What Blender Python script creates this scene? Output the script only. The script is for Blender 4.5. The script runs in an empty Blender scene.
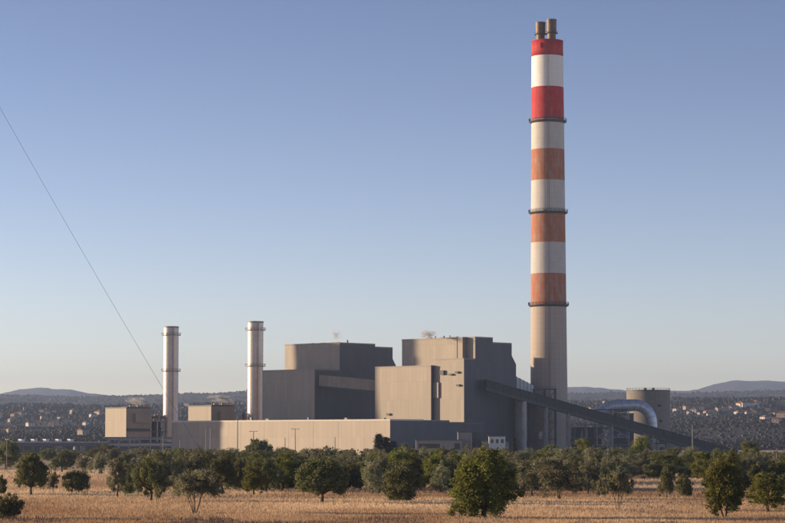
import bpy, math, random
import numpy as np
from mathutils import Vector, Matrix

random.seed(7)
RNG = np.random.default_rng(11)
S = bpy.context.scene
COL = S.collection
R = math.radians

# ------------------------------------------------------------------ camera
F, CX, CY, HOR = 2400.0, 392.5, 261.5, 440.0      # focal length and horizon in photo pixels
EYE = 8.0                                         # the photographer stands on an embankment
PITCH = math.atan((HOR - CY) / F)
cam = bpy.data.cameras.new('camera')
cam_o = bpy.data.objects.new('camera', cam)
COL.objects.link(cam_o)
cam.sensor_width = 36.0
cam.lens = 36.0 * F / 785.0
cam.clip_start, cam.clip_end = 1.0, 60000.0
cam_o.location = (0, 0, EYE)
cam_o.rotation_euler = (math.pi / 2 + PITCH, 0, 0)
S.camera = cam_o

# ------------------------------------------------------------------ sky, sun, exposure
SUN_EL, SUN_AZ = R(8.0), R(-77.0)                 # azimuth clockwise from +Y
world = bpy.data.worlds.new('World')
S.world = world
world.use_nodes = True
wn, wl = world.node_tree.nodes, world.node_tree.links
bg = wn['Background']
sky = wn.new('ShaderNodeTexSky')
sky.sky_type = 'NISHITA'
sky.sun_disc = False
sky.sun_elevation = SUN_EL
sky.sun_rotation = SUN_AZ % (2 * math.pi)
sky.air_density, sky.dust_density, sky.ozone_density = 0.52, 0.15, 0.5
tint = wn.new('ShaderNodeMix')
tint.data_type = 'RGBA'
tint.blend_type = 'MULTIPLY'
tint.inputs[0].default_value = 1.0
tint.inputs[7].default_value = tuple(c / 2.75 for c in (1.06, 0.868, 0.855)) + (1,)     # white balance of the photograph
wl.new(sky.outputs[0], tint.inputs[6])
gam = wn.new('ShaderNodeGamma')                       # contrast of the whole sky, as the film gives it
gam.inputs[1].default_value = 1.6
wl.new(tint.outputs[2], gam.inputs[0])
top_ = wn.new('ShaderNodeVectorMath')
top_.operation = 'MINIMUM'
top_.inputs[1].default_value = (5.0, 5.0, 5.0)
wl.new(gam.outputs[0], top_.inputs[0])
back_ = wn.new('ShaderNodeVectorMath')
back_.operation = 'SCALE'
back_.inputs['Scale'].default_value = 2.75
wl.new(top_.outputs[0], back_.inputs[0])
wl.new(back_.outputs[0], bg.inputs[0])
bg.inputs[1].default_value = 0.11

sun = bpy.data.lights.new('sun', 'SUN')
sun.energy, sun.angle, sun.color = 4.9, R(0.55), (1.0, 0.73, 0.45)
sun_o = bpy.data.objects.new('sun', sun)
COL.objects.link(sun_o)
TO_SUN = Vector((math.sin(SUN_AZ) * math.cos(SUN_EL), math.cos(SUN_AZ) * math.cos(SUN_EL), math.sin(SUN_EL)))
sun_o.rotation_euler = TO_SUN.to_track_quat('Z', 'Y').to_euler()
sun_o.location = (-300, 600, 300)

S.view_settings.view_transform = 'Standard'
S.view_settings.look = 'None'
S.view_settings.gamma = 1.0
S.view_settings.use_curve_mapping = False
S.view_settings.exposure = 0.7
S.render.engine = 'CYCLES'
S.cycles.max_bounces = 5
S.cycles.transparent_max_bounces = 6
S.cycles.volume_bounces = 0
S.cycles.use_denoising = True

# ------------------------------------------------------------------ pixel <-> world (real distances)
SP, CP = math.sin(PITCH), math.cos(PITCH)
def at(px, py, Y):
    dx, dv = (px - CX) / F, -(py - CY) / F
    d = Vector((dx, CP - dv * SP, SP + dv * CP))
    return Vector((0, 0, EYE)) + d * (Y / d.y)
def proj(p):
    x, y, z = p[0], p[1], p[2] - EYE
    dep = y * CP + z * SP
    return CX + F * x / dep, CY - F * (-y * SP + z * CP) / dep
def run_to(C, d, px):
    """distance along d from C at which the picture column px is reached"""
    k = (px - CX) / F
    dep0, dd = C.y * CP + (C.z - EYE) * SP, d.y * CP
    return (k * dep0 - C.x) / (d.x - k * dd)
def ground_at(px, py):
    Y = EYE * F / (py - HOR)
    p = at(px, py, Y)
    return Vector((p.x, Y, 0))

# ------------------------------------------------------------------ materials
MATS = {}
def new_mat(name):
    m = bpy.data.materials.new(name)
    m.use_nodes = True
    nt = m.node_tree
    return m, nt, nt.nodes, nt.links, nt.nodes['Principled BSDF']
def node(nt, t, **kw):
    n = nt.nodes.new(t)
    for k, v in kw.items():
        setattr(n, k, v)
    return n
def mixc(nt, fac, a, b, mode='MIX'):
    n = node(nt, 'ShaderNodeMix', data_type='RGBA', blend_type=mode)
    for sock, v in ((0, fac), (6, a), (7, b)):
        if hasattr(v, 'links'):
            nt.links.new(v, n.inputs[sock])
        else:
            n.inputs[sock].default_value = v if sock == 0 else (*v[:3], 1)
    return n.outputs[2]
def noise(nt, vec, scale, detail=3.0, rough=0.6):
    n = node(nt, 'ShaderNodeTexNoise')
    n.inputs['Scale'].default_value = scale
    n.inputs['Detail'].default_value = detail
    n.inputs['Roughness'].default_value = rough
    if vec is not None:
        nt.links.new(vec, n.inputs['Vector'])
    return n.outputs[0]
def mapr(nt, v, a, b, c=0.0, d=1.0):
    n = node(nt, 'ShaderNodeMapRange')
    nt.links.new(v, n.inputs[0])
    for i, x in enumerate((a, b, c, d)):
        n.inputs[i + 1].default_value = x
    return n.outputs[0]
def mth(nt, op, a, b=None, c=None):
    n = node(nt, 'ShaderNodeMath', operation=op)
    for i, v in enumerate((a, b, c)):
        if v is None:
            continue
        if hasattr(v, 'links'):
            nt.links.new(v, n.inputs[i])
        else:
            n.inputs[i].default_value = v
    return n.outputs[0]
def scaled(nt, vec, s):
    n = node(nt, 'ShaderNodeMapping')
    n.inputs['Scale'].default_value = s
    nt.links.new(vec, n.inputs['Vector'])
    return n.outputs[0]

def plain(name, col, rough=0.7, metal=0.0, var=0.12, scale=0.6, streak=True):
    """paint, metal or concrete with uneven tone and rain streaks"""
    if name in MATS:
        return MATS[name]
    m, nt, ns, ls, b = new_mat(name)
    tc = node(nt, 'ShaderNodeTexCoord').outputs['Object']
    n1 = noise(nt, tc, scale, 4)
    f = mapr(nt, n1, 0.3, 0.7)
    c = mixc(nt, f, [x * (1 - var) for x in col], [min(1, x * (1 + var)) for x in col])
    if streak:
        n2 = noise(nt, scaled(nt, tc, (1.6, 1.6, 0.05)), 1.0, 3)
        c = mixc(nt, mapr(nt, n2, 0.52, 0.75, 0, 0.35), c, [x * 0.6 for x in col])
    ls.new(c, b.inputs['Base Color'])
    b.inputs['Roughness'].default_value = rough
    b.inputs['Metallic'].default_value = metal
    MATS[name] = m
    return m

def cladding(name, col, pitch=1.25, rough=0.55):
    """profiled metal sheet: vertical ribs, sheet-to-sheet tone, laps, streaks"""
    m, nt, ns, ls, b = new_mat(name)
    tc = node(nt, 'ShaderNodeTexCoord').outputs['Object']
    sp = node(nt, 'ShaderNodeSeparateXYZ')
    ls.new(tc, sp.inputs[0])
    h = mth(nt, 'ADD', sp.outputs[0], sp.outputs[1])
    col_i = mth(nt, 'FLOOR', mth(nt, 'DIVIDE', h, pitch * 2))
    row_i = mth(nt, 'FLOOR', mth(nt, 'DIVIDE', sp.outputs[2], 9.3))
    cb = node(nt, 'ShaderNodeCombineXYZ')
    ls.new(col_i, cb.inputs[0])
    ls.new(row_i, cb.inputs[1])
    wnz = node(nt, 'ShaderNodeTexWhiteNoise')
    ls.new(cb.outputs[0], wnz.inputs['Vector'])
    c = mixc(nt, wnz.outputs[0], [x * 0.90 for x in col], [x * 1.10 for x in col])
    n1 = noise(nt, tc, 0.09, 4)
    c = mixc(nt, mapr(nt, n1, 0.35, 0.7, 0, 0.5), c, [x * 0.82 for x in col])
    n2 = noise(nt, scaled(nt, tc, (0.9, 0.9, 0.03)), 1.0, 4)
    c = mixc(nt, mapr(nt, n2, 0.5, 0.75, 0, 0.4), c, [x * 0.62 for x in col])
    fr = mth(nt, 'FRACT', mth(nt, 'DIVIDE', h, pitch * 2))
    seam = mth(nt, 'LESS_THAN', fr, 0.09)
    fz = mth(nt, 'FRACT', mth(nt, 'DIVIDE', sp.outputs[2], 9.3))
    seam2 = mth(nt, 'LESS_THAN', fz, 0.022)
    c = mixc(nt, mth(nt, 'MULTIPLY', mth(nt, 'MAXIMUM', seam, seam2), 0.28), c, [x * 0.5 for x in col])
    ls.new(c, b.inputs['Base Color'])
    tri = mth(nt, 'PINGPONG', h, pitch / 4)
    bp = node(nt, 'ShaderNodeBump')
    bp.inputs['Strength'].default_value = 0.25
    bp.inputs['Distance'].default_value = 0.06
    ls.new(tri, bp.inputs['Height'])
    ls.new(bp.outputs[0], b.inputs['Normal'])
    b.inputs['Roughness'].default_value = rough
    MATS[name] = m
    return m

def shaft_mat(name, col, wear=0.35, ribs=0.0):
    """slip-formed concrete or the paint on it: lift rings, vertical lines, weathering"""
    m, nt, ns, ls, b = new_mat(name)
    tc = node(nt, 'ShaderNodeTexCoord').outputs['Object']
    sp = node(nt, 'ShaderNodeSeparateXYZ')
    ls.new(tc, sp.inputs[0])
    ang = mth(nt, 'ARCTAN2', sp.outputs[1], sp.outputs[0])
    cb = node(nt, 'ShaderNodeCombineXYZ')
    ls.new(mth(nt, 'MULTIPLY', ang, 14.0), cb.inputs[0])
    ls.new(mth(nt, 'MULTIPLY', sp.outputs[2], 0.03), cb.inputs[1])
    n2 = noise(nt, cb.outputs[0], 1.0, 4)
    c = mixc(nt, mapr(nt, n2, 0.4, 0.7, 0, wear), col, [col[0] * 0.6, col[1] * 0.6, col[2] * 0.62])
    n1 = noise(nt, scaled(nt, tc, (1, 1, 0.5)), 0.35, 5)
    c = mixc(nt, mapr(nt, n1, 0.45, 0.75, 0, wear), c, (0.36, 0.32, 0.29))
    fz = mth(nt, 'FRACT', mth(nt, 'DIVIDE', sp.outputs[2], 2.6))
    c = mixc(nt, mth(nt, 'MULTIPLY', mth(nt, 'LESS_THAN', fz, 0.12), 0.10 + ribs * 0.25), c, [x * 0.6 for x in col])
    fa = mth(nt, 'FRACT', mth(nt, 'MULTIPLY', ang, 24 / (2 * math.pi)))
    c = mixc(nt, mth(nt, 'MULTIPLY', mth(nt, 'LESS_THAN', fa, 0.14), 0.08 + ribs * 0.45), c, [x * 0.55 for x in col])
    ls.new(c, b.inputs['Base Color'])
    b.inputs['Roughness'].default_value = 0.8
    MATS[name] = m
    return m

def leaf_mat(name, dark, light, trans=0.25):
    m, nt, ns, ls, b = new_mat(name)
    at_ = node(nt, 'ShaderNodeAttribute', attribute_name='tone')
    oi = node(nt, 'ShaderNodeObjectInfo')
    c = mixc(nt, at_.outputs['Fac'], dark, light)
    hs = node(nt, 'ShaderNodeHueSaturation')
    ls.new(mapr(nt, oi.outputs['Random'], 0, 1, 0.475, 0.515), hs.inputs['Hue'])
    ls.new(mapr(nt, oi.outputs['Random'], 0, 1, 0.8, 1.2), hs.inputs['Value'])
    ls.new(c, hs.inputs['Color'])
    ls.new(hs.outputs[0], b.inputs['Base Color'])
    b.inputs['Roughness'].default_value = 0.6
    b.inputs['Specular IOR Level'].default_value = 0.25
    tr = node(nt, 'ShaderNodeBsdfTranslucent')
    ls.new(hs.outputs[0], tr.inputs[0])
    mx = node(nt, 'ShaderNodeMixShader')
    mx.inputs[0].default_value = trans
    ls.new(b.outputs[0], mx.inputs[1])
    ls.new(tr.outputs[0], mx.inputs[2])
    ls.new(mx.outputs[0], ns['Material Output'].inputs[0])
    MATS[name] = m
    return m

cladding('beige_cladding', (0.30, 0.252, 0.205))
cladding('hall_cladding', (0.32, 0.268, 0.22), 1.6)
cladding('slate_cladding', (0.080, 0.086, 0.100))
plain('beige_trim', (0.27, 0.225, 0.20), 0.6)
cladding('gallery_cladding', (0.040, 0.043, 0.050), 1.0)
plain('dark_trim', (0.10, 0.095, 0.10), 0.6)
plain('pale_trim', (0.55, 0.50, 0.46), 0.6)
plain('louvre', (0.045, 0.045, 0.05), 0.6)
plain('dark_steel', (0.075, 0.078, 0.088), 0.6)
plain('grey_steel', (0.24, 0.24, 0.25), 0.55)
plain('pale_steel', (0.42, 0.41, 0.41), 0.5)
plain('rusty_steel', (0.22, 0.14, 0.10), 0.7)
plain('stack_metal', (0.56, 0.50, 0.475), 0.38, 0.35, 0.10)
plain('blue_metal', (0.60, 0.64, 0.71), 0.4, 0.4, 0.12)
plain('flue_metal', (0.13, 0.085, 0.06), 0.55, 0.2, 0.3)
plain('white_paint', (0.62, 0.62, 0.62), 0.6)
plain('bright_paint', (0.8, 0.8, 0.8), 0.6, 0, 0.04)
plain('grey_concrete', (0.27, 0.255, 0.245), 0.85)
plain('dark_concrete', (0.15, 0.145, 0.15), 0.85)
plain('silo_concrete', (0.22, 0.205, 0.195), 0.85)
plain('bark', (0.075, 0.055, 0.042), 0.9, 0, 0.3, 3)
plain('house_white', (0.60, 0.56, 0.51), 0.8)
plain('house_cream', (0.42, 0.35, 0.27), 0.8)
plain('roof_tile', (0.24, 0.11, 0.07), 0.85)
plain('pole_wood', (0.22, 0.19, 0.165), 0.85)
plain('window_dark', (0.03, 0.032, 0.04), 0.2)
shaft_mat('shaft_concrete', (0.47, 0.40, 0.345), 0.25, 0.45)
shaft_mat('bright_red', (0.46, 0.014, 0.020), 0.22)
shaft_mat('bright_white', (0.82, 0.81, 0.81), 0.15)
shaft_mat('faded_red', (0.43, 0.155, 0.078), 0.65, 0.25)
shaft_mat('faded_white', (0.57, 0.55, 0.535), 0.3, 0.2)
leaf_mat('holm_oak_leaf', (0.055, 0.060, 0.024), (0.265, 0.275, 0.110), 0.42)
leaf_mat('olive_leaf', (0.100, 0.100, 0.056), (0.390, 0.385, 0.220), 0.42)
leaf_mat('green_leaf', (0.075, 0.084, 0.017), (0.300, 0.325, 0.070), 0.45)
leaf_mat('conifer_leaf', (0.014, 0.022, 0.016), (0.045, 0.055, 0.034))
leaf_mat('woodland_leaf', (0.018, 0.019, 0.016), (0.040, 0.036, 0.028), 0.05)
leaf_mat('straw', (0.42, 0.275, 0.14), (0.88, 0.69, 0.42), 0.5)
leaf_mat('weed', (0.085, 0.060, 0.050), (0.26, 0.19, 0.155), 0.2)

def ground_material():
    m, nt, ns, ls, b = new_mat('dry_field')
    tc = node(nt, 'ShaderNodeTexCoord').outputs['Object']
    n1 = noise(nt, scaled(nt, tc, (1, 0.35, 1)), 0.06, 5)
    n2 = noise(nt, tc, 0.9, 4, 0.7)
    c = mixc(nt, mapr(nt, n1, 0.38, 0.65), (0.72, 0.54, 0.33), (0.46, 0.32, 0.19))
    c = mixc(nt, mapr(nt, n2, 0.4, 0.75, 0, 0.45), c, (0.22, 0.155, 0.10))
    ls.new(c, b.inputs['Base Color'])
    b.inputs['Roughness'].default_value = 0.95
    bp = node(nt, 'ShaderNodeBump')
    bp.inputs['Distance'].default_value = 0.3
    ls.new(n2, bp.inputs['Height'])
    ls.new(bp.outputs[0], b.inputs['Normal'])
    MATS['dry_field'] = m
    m, nt, ns, ls, b = new_mat('hill_scrub')
    tc = node(nt, 'ShaderNodeTexCoord').outputs['Object']
    n1 = noise(nt, tc, 0.0035, 6, 0.65)
    n2 = noise(nt, tc, 0.06, 5, 0.75)
    n3 = noise(nt, tc, 0.0012, 4, 0.6)
    c = mixc(nt, mapr(nt, n1, 0.4, 0.62), (0.022, 0.023, 0.017), (0.042, 0.037, 0.028))
    c = mixc(nt, mapr(nt, n2, 0.42, 0.66), c, (0.017, 0.019, 0.013))
    c = mixc(nt, mapr(nt, n3, 0.60, 0.74, 0, 0.6), c, (0.075, 0.060, 0.044))
    ls.new(c, b.inputs['Base Color'])
    b.inputs['Roughness'].default_value = 0.95
    MATS['hill_scrub'] = m
ground_material()

# ------------------------------------------------------------------ mesh helpers
def tag(o, label=None, cat=None, group=None, kind=None):
    for k, v in (('label', label), ('category', cat), ('group', group), ('kind', kind)):
        if v:
            o[k] = v
    return o
def empty(name, loc, rz=0.0, label=None, cat=None, group=None):
    o = bpy.data.objects.new(name, None)
    COL.objects.link(o)
    o.empty_display_size = 1.0
    o.location = loc
    o.rotation_euler = (0, 0, rz)
    return tag(o, label, cat, group)
class MB:
    def __init__(s):
        s.v, s.f = [], []
    def add(s, vs, fs):
        n = len(s.v)
        s.v += [tuple(v) for v in vs]
        s.f += [tuple(n + i for i in f) for f in fs]
        return s
    def box(s, x0, x1, y0, y1, z0, z1):
        return s.add([(x, y, z) for z in (z0, z1) for x, y in ((x0, y0), (x1, y0), (x1, y1), (x0, y1))],
                     [(3, 2, 1, 0), (4, 5, 6, 7), (0, 1, 5, 4), (1, 2, 6, 5), (2, 3, 7, 6), (3, 0, 4, 7)])
    def bar(s, a, b, w, h=None, up=(0, 0, 1)):
        a, b = Vector(a), Vector(b)
        d = (b - a).normalized()
        u = Vector(up)
        if abs(d.dot(u)) > 0.97:
            u = Vector((0, 1, 0))
        sx = d.cross(u).normalized()
        sy = sx.cross(d)
        h = h or w
        vs = [p + sx * (i * w / 2) + sy * (j * h / 2) for p in (a, b) for i, j in ((-1, -1), (1, -1), (1, 1), (-1, 1))]
        return s.add(vs, [(3, 2, 1, 0), (4, 5, 6, 7), (0, 1, 5, 4), (1, 2, 6, 5), (2, 3, 7, 6), (3, 0, 4, 7)])
    def tube(s, pts, rad, n=8, caps=True):
        pts = [Vector(p) for p in pts]
        rad = rad if hasattr(rad, '__len__') else [rad] * len(pts)
        base = len(s.v)
        prev = None
        for i, p in enumerate(pts):
            d = (pts[min(i + 1, len(pts) - 1)] - pts[max(i - 1, 0)]).normalized()
            if prev is None:
                prev = d.orthogonal().normalized()
            prev = (prev - d * prev.dot(d)).normalized()
            q = d.cross(prev)
            for k in range(n):
                a = 2 * math.pi * k / n
                s.v.append(tuple(p + (prev * math.cos(a) + q * math.sin(a)) * rad[i]))
        for i in range(len(pts) - 1):
            for k in range(n):
                a, b = base + i * n + k, base + i * n + (k + 1) % n
                s.f.append((a, b, b + n, a + n))
        if caps:
            s.f.append(tuple(base + k for k in reversed(range(n))))
            s.f.append(tuple(base + (len(pts) - 1) * n + k for k in range(n)))
        return s
    def lathe(s, prof, n=48, cx=0.0, cy=0.0, caps=True):
        """prof: (radius, z) upwards"""
        base = len(s.v)
        for r, z in prof:
            for k in range(n):
                a = 2 * math.pi * k / n
                s.v.append((cx + r * math.cos(a), cy + r * math.sin(a), z))
        for i in range(len(prof) - 1):
            for k in range(n):
                a, b = base + i * n + k, base + i * n + (k + 1) % n
                s.f.append((a, b, b + n, a + n))
        if caps:
            s.f.append(tuple(base + k for k in reversed(range(n))))
            s.f.append(tuple(base + (len(prof) - 1) * n + k for k in range(n)))
        return s
    def mesh(s, name, mat, smooth=False):
        me = bpy.data.meshes.new(name)
        me.from_pydata(s.v, [], s.f)
        me.materials.append(MATS[mat])
        if smooth:
            me.polygons.foreach_set('use_smooth', [True] * len(me.polygons))
        return me
    def build(s, name, mat, parent=None, smooth=False, loc=None, rz=0.0):
        return link(name, s.mesh(name, mat, smooth), parent, loc, rz)
def link(name, me, parent=None, loc=None, rz=0.0):
    o = bpy.data.objects.new(name, me)
    COL.objects.link(o)
    if parent:
        o.parent = parent
    if loc is not None:
        o.location = loc
    if rz:
        o.rotation_euler = (0, 0, rz)
    return o
def box(name, mat, parent, *b):
    return MB().box(*b).build(name, mat, parent)
def np_mesh(name, verts, faces_n, mat, tone=None):
    """verts (N*k,3) with consecutive k-gons"""
    me = bpy.data.meshes.new(name)
    n = len(verts)
    k = faces_n
    me.vertices.add(n)
    me.vertices.foreach_set('co', verts.astype(np.float32).ravel())
    me.loops.add(n)
    me.loops.foreach_set('vertex_index', np.arange(n, dtype=np.int32))
    me.polygons.add(n // k)
    me.polygons.foreach_set('loop_start', np.arange(0, n, k, dtype=np.int32))
    me.polygons.foreach_set('loop_total', np.full(n // k, k, dtype=np.int32))
    if tone is not None:
        a = me.attributes.new('tone', 'FLOAT', 'FACE')
        a.data.foreach_set('value', tone.astype(np.float32))
    me.materials.append(MATS[mat])
    me.update(calc_edges=True)
    return me
def smooth_noise(x, y, seed, octaves=4):
    """cheap value noise for terrain"""
    r = np.random.default_rng(seed)
    tot, amp = np.zeros_like(x), 1.0
    for o in range(octaves):
        g = r.random((64, 64))
        xi, yi = np.floor(x).astype(int), np.floor(y).astype(int)
        fx, fy = x - xi, y - yi
        fx, fy = fx * fx * (3 - 2 * fx), fy * fy * (3 - 2 * fy)
        def G(i, j):
            return g[i % 64, j % 64]
        v = (G(xi, yi) * (1 - fx) * (1 - fy) + G(xi + 1, yi) * fx * (1 - fy)
             + G(xi, yi + 1) * (1 - fx) * fy + G(xi + 1, yi + 1) * fx * fy)
        tot += (v - 0.5) * amp
        amp *= 0.5
        x, y = x * 2.03 + 7.1, y * 2.03 + 3.7
    return tot

# ------------------------------------------------------------------ terrain
def grid_mesh(name, X, Y, Z, mat):
    h, w = X.shape
    me = bpy.data.meshes.new(name)
    v = np.stack([X, Y, Z], -1).reshape(-1, 3)
    i = np.arange(h * w).reshape(h, w)
    q = np.stack([i[:-1, :-1], i[:-1, 1:], i[1:, 1:], i[1:, :-1]], -1).reshape(-1, 4)
    me.from_pydata(v.tolist(), [], q.tolist())
    me.materials.append(MATS[mat])
    me.polygons.foreach_set('use_smooth', [True] * len(me.polygons))
    return me
gx = np.linspace(-1800, 1800, 91)
gy = np.concatenate([np.linspace(-600, 200, 9), np.linspace(230, 700, 95), np.linspace(740, 1900, 20)])
GX, GY = np.meshgrid(gx, gy)
GZ = smooth_noise(GX / 60, GY / 60, 3) * 0.25 * np.clip((GY - 225) / 60, 0, 1) * np.clip((900 - GY) / 200, 0, 1) - 0.05
tag(link('ground', grid_mesh('ground', GX, GY, GZ, 'dry_field')), kind='structure')

RIDGE_A = ([-200, 0, 110, 250, 420, 540, 600, 690, 740, 785, 1000], [413, 411, 409, 407, 408, 407, 406, 402, 400, 399, 397])
RIDGE_B = ([-200, 0, 60, 110, 180, 240, 300, 420, 530, 600, 670, 720, 785, 1000], [394, 395, 396, 395, 393, 392, 391, 393, 393, 393, 393, 393, 392, 391])
RIDGE_C = ([-200, -40, 0, 20, 42, 70, 92, 130, 250, 420, 480, 515, 540, 565, 585, 605, 630, 690, 710, 735, 760, 785, 830, 1000],
           [400, 398, 395, 391.5, 388.8, 390, 394, 397, 397, 396, 391, 385, 386, 387.5, 387, 389, 392, 391.5, 386, 381, 381, 382.5, 386, 393])
def hz(ridge, px, Y):
    return EYE + (HOR - np.interp(px, *ridge)) / F * Y
def terrain(X, Y):
    r = Y
    px = CX + F * X / Y
    pts = [(1700, np.full_like(px, -8.0)), (2050, np.full_like(px, 6.0)), (2700, hz(RIDGE_A, px, 2700) * 0.52),
           (4600, hz(RIDGE_A, px, 4600)), (5600, hz(RIDGE_A, px, 4600) * 0.8), (7600, hz(RIDGE_B, px, 7600) - 6),
           (9600, hz(RIDGE_B, px, 7600) * 0.7), (14000, hz(RIDGE_C, px, 14000) - 4), (17500, np.full_like(px, 30.0))]
    Z = np.zeros_like(px)
    for (r0, z0), (r1, z1) in zip(pts, pts[1:]):
        t = np.clip((r - r0) / (r1 - r0), 0, 1)
        t = t * t * (3 - 2 * t)
        Z = np.where(r >= r0, z0 + (z1 - z0) * t, Z)
    amp = np.clip((r - 1800) / 1500, 0, 1)
    Z = Z + smooth_noise(X / 420, Y / 420, 5) * 16 * amp
    Z = Z + smooth_noise(X / 60, Y / 60, 6, 3) * 5 * amp * np.where(r > 5200, 1.6, 1.0)
    return Z
ang = np.linspace(R(-22), R(22), 760)
rad = np.concatenate([np.linspace(1750, 5600, 150), np.linspace(5640, 9600, 90), np.linspace(9700, 17500, 90)])
AG, RG = np.meshgrid(np.tan(ang), rad)
HX, HY = AG * RG, RG
HZ = terrain(HX, HY)
tag(link('hills', grid_mesh('hills', HX, HY, HZ, 'hill_scrub')), kind='structure')
def hill_z(x, y):
    return float(terrain(np.array([[x]]), np.array([[y]]))[0, 0])

# woodland on the far slopes: far too many crowns to count
def woodland(n, r0, r1, seed):
    g = np.random.default_rng(seed)
    r = r0 * (r1 / r0) ** g.random(n * 3)
    a = (g.random(n * 3) - 0.5) * 2 * 0.26
    X, Y = a * r, r
    dens = smooth_noise(X / 170, Y / 260, seed + 1)
    keep = dens > g.random(n * 3) * 0.5 - 0.50
    X, Y = X[keep][:n], Y[keep][:n]
    Z = terrain(X[None], Y[None])[0]
    n = len(X)
    s = (0.95 + 1.6 * g.random(n) ** 1.5) * np.clip(Y / 2600, 0.9, 1.7)
    # each crown: a ring-built lumpy shape of 18 triangles
    k = 6
    th = np.arange(k) * 2 * np.pi / k
    low = np.stack([np.cos(th), np.sin(th), np.full(k, 0.15)], -1)
    mid = np.stack([np.cos(th + .5) * .85, np.sin(th + .5) * .85, np.full(k, 0.85)], -1)
    top = np.array([[0, 0, 1.25]])
    V = np.concatenate([low, mid, top])
    J = V[None] * (0.8 + 0.4 * g.random((n, len(V), 1)))
    J = J * s[:, None, None] * np.stack([np.ones(n), np.ones(n), 0.8 + 0.5 * g.random(n)], -1)[:, None]
    J = J + np.stack([X, Y, Z - 0.5], -1)[:, None]
    tri = []
    for i in range(k):
        j = (i + 1) % k
        tri += [(i, j, k + i), (j, k + j, k + i), (k + i, k + j, 2 * k)]
    tri = np.array(tri)
    P = J[:, tri.ravel()].reshape(-1, 3)
    tone = np.repeat(g.random(n), len(tri))
    return np_mesh('hillside_woodland', P, 3, 'woodland_leaf', tone)
tag(link('hillside_woodland', woodland(76000, 1900, 5000, 21)), 'dark scrub and woodland covering the far slopes', 'woodland', None, 'stuff')
tag(link('ridge_forest', woodland(14000, 6200, 8600, 31)), 'blue-grey forest along the distant ridge', 'forest', None, 'stuff')

# ------------------------------------------------------------------ the plant: everything stands on one rotated grid
ALPHA = R(43)
U = Vector((math.cos(ALPHA), -math.sin(ALPHA), 0))     # along the sunlit fronts, to the right and nearer
V = Vector((math.sin(ALPHA), math.cos(ALPHA), 0))      # along the shaded sides, to the right and farther
def base(px, Y):
    p = at(px, HOR, Y)
    return Vector((p.x, p.y, 0))
def lx(o, px, y=0.0):
    return run_to(o + V * y, U, px)
def ly(o, px, x=0.0):
    return run_to(o + U * x, V, px)
def zt(py, Y):
    return at(CX, py, Y).z

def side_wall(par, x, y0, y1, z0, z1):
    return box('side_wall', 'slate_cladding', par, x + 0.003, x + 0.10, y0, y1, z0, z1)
def parapet(par, x0, x1, y0, y1, z, mat='beige_trim', t=0.5, h=0.4):
    m = MB()
    m.box(x0 - 0.12, x1 + 0.12, y0 - 0.12, y0 + t, z - h, z + 0.25)
    m.box(x1 - t, x1 + 0.14, y0 + t, y1, z - h, z + 0.25)
    m.box(x0 - 0.12, x0 + t, y0 + t, y1, z - h, z + 0.25)
    return m.build('parapet_cap', mat, par)

# --- long low hall
Hc = base(390, 1140)
hall = empty('turbine_hall', Hc, -ALPHA, 'long low beige turbine hall with flat roof in front of the boiler houses', 'building')
hz_ = zt(419.6, 1140)
hx0, hy1 = lx(Hc, 172), ly(Hc, 449.5)
box('wall', 'hall_cladding', hall, hx0, 0, 0, 24, 0, hz_)
box('wall', 'hall_cladding', hall, -46, -0.004, 24, hy1, 0, hz_ - 0.02)
parapet(hall, hx0, 0, 0, 23.5, hz_, 'pale_trim', 0.4, 0.45)
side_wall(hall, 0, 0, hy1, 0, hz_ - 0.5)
for i in range(1, 9):
    x = hx0 * i / 9
    box('downpipe', 'hall_cladding', hall, x - 0.12, x + 0.12, -0.035, -0.004, 0, hz_ - 0.5)
for x, h, w in ((-104, 1.6, 1.2), (-92, 0.9, 2.2), (-63, 1.3, 0.8), (-37, 1.0, 1.6), (-12, 0.8, 1.0)):
    MB().box(x - w / 2, x + w / 2, 8, 9.5, hz_ + 0.01, hz_ + h).box(x - w / 2 - .15, x + w / 2 + .15, 7.8, 9.7, hz_ + h, hz_ + h + 0.18).build('roof_vent', 'grey_steel', hall)
ann_y1 = ly(Hc, 484)
ann = empty('side_annex', Hc + V * (hy1 + 0.05), -ALPHA, 'lower shaded annex joined to the hall beneath the conveyor end', 'building')
az = zt(422.5, 1175)
box('wall', 'hall_cladding', ann, -30, -0.3, 0, ann_y1 - hy1, 0, az)
parapet(ann, -30, -0.3, 0, ann_y1 - hy1, az, 'dark_trim')
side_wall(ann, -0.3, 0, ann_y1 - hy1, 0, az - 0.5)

# --- boiler house beyond the hall, left one
Bc = base(314.5, 1235)
b1 = empty('boiler_house', Bc, -ALPHA, 'shaded boiler house with a thin sunlit edge, joined to the sloping bridge', 'building')
t1y = ly(Bc, 339.5)
z_low1, z_top1 = zt(369.3, 1235), zt(342.8, 1249)
box('front_block', 'beige_cladding', b1, lx(Bc, 262), 0, 0, t1y, 0, z_low1)
parapet(b1, lx(Bc, 262), 0, 0, t1y, z_low1)
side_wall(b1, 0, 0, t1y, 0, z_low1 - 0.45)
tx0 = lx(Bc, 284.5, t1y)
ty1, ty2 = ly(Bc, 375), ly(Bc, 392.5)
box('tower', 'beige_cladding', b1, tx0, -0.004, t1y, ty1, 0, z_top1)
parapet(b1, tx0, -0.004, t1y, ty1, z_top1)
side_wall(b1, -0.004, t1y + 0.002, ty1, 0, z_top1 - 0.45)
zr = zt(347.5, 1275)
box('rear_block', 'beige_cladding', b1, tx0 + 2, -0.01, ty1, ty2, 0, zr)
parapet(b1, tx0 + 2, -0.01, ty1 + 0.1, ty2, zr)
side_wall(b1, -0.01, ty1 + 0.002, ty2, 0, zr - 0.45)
zs = zt(364, 1280)
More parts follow.
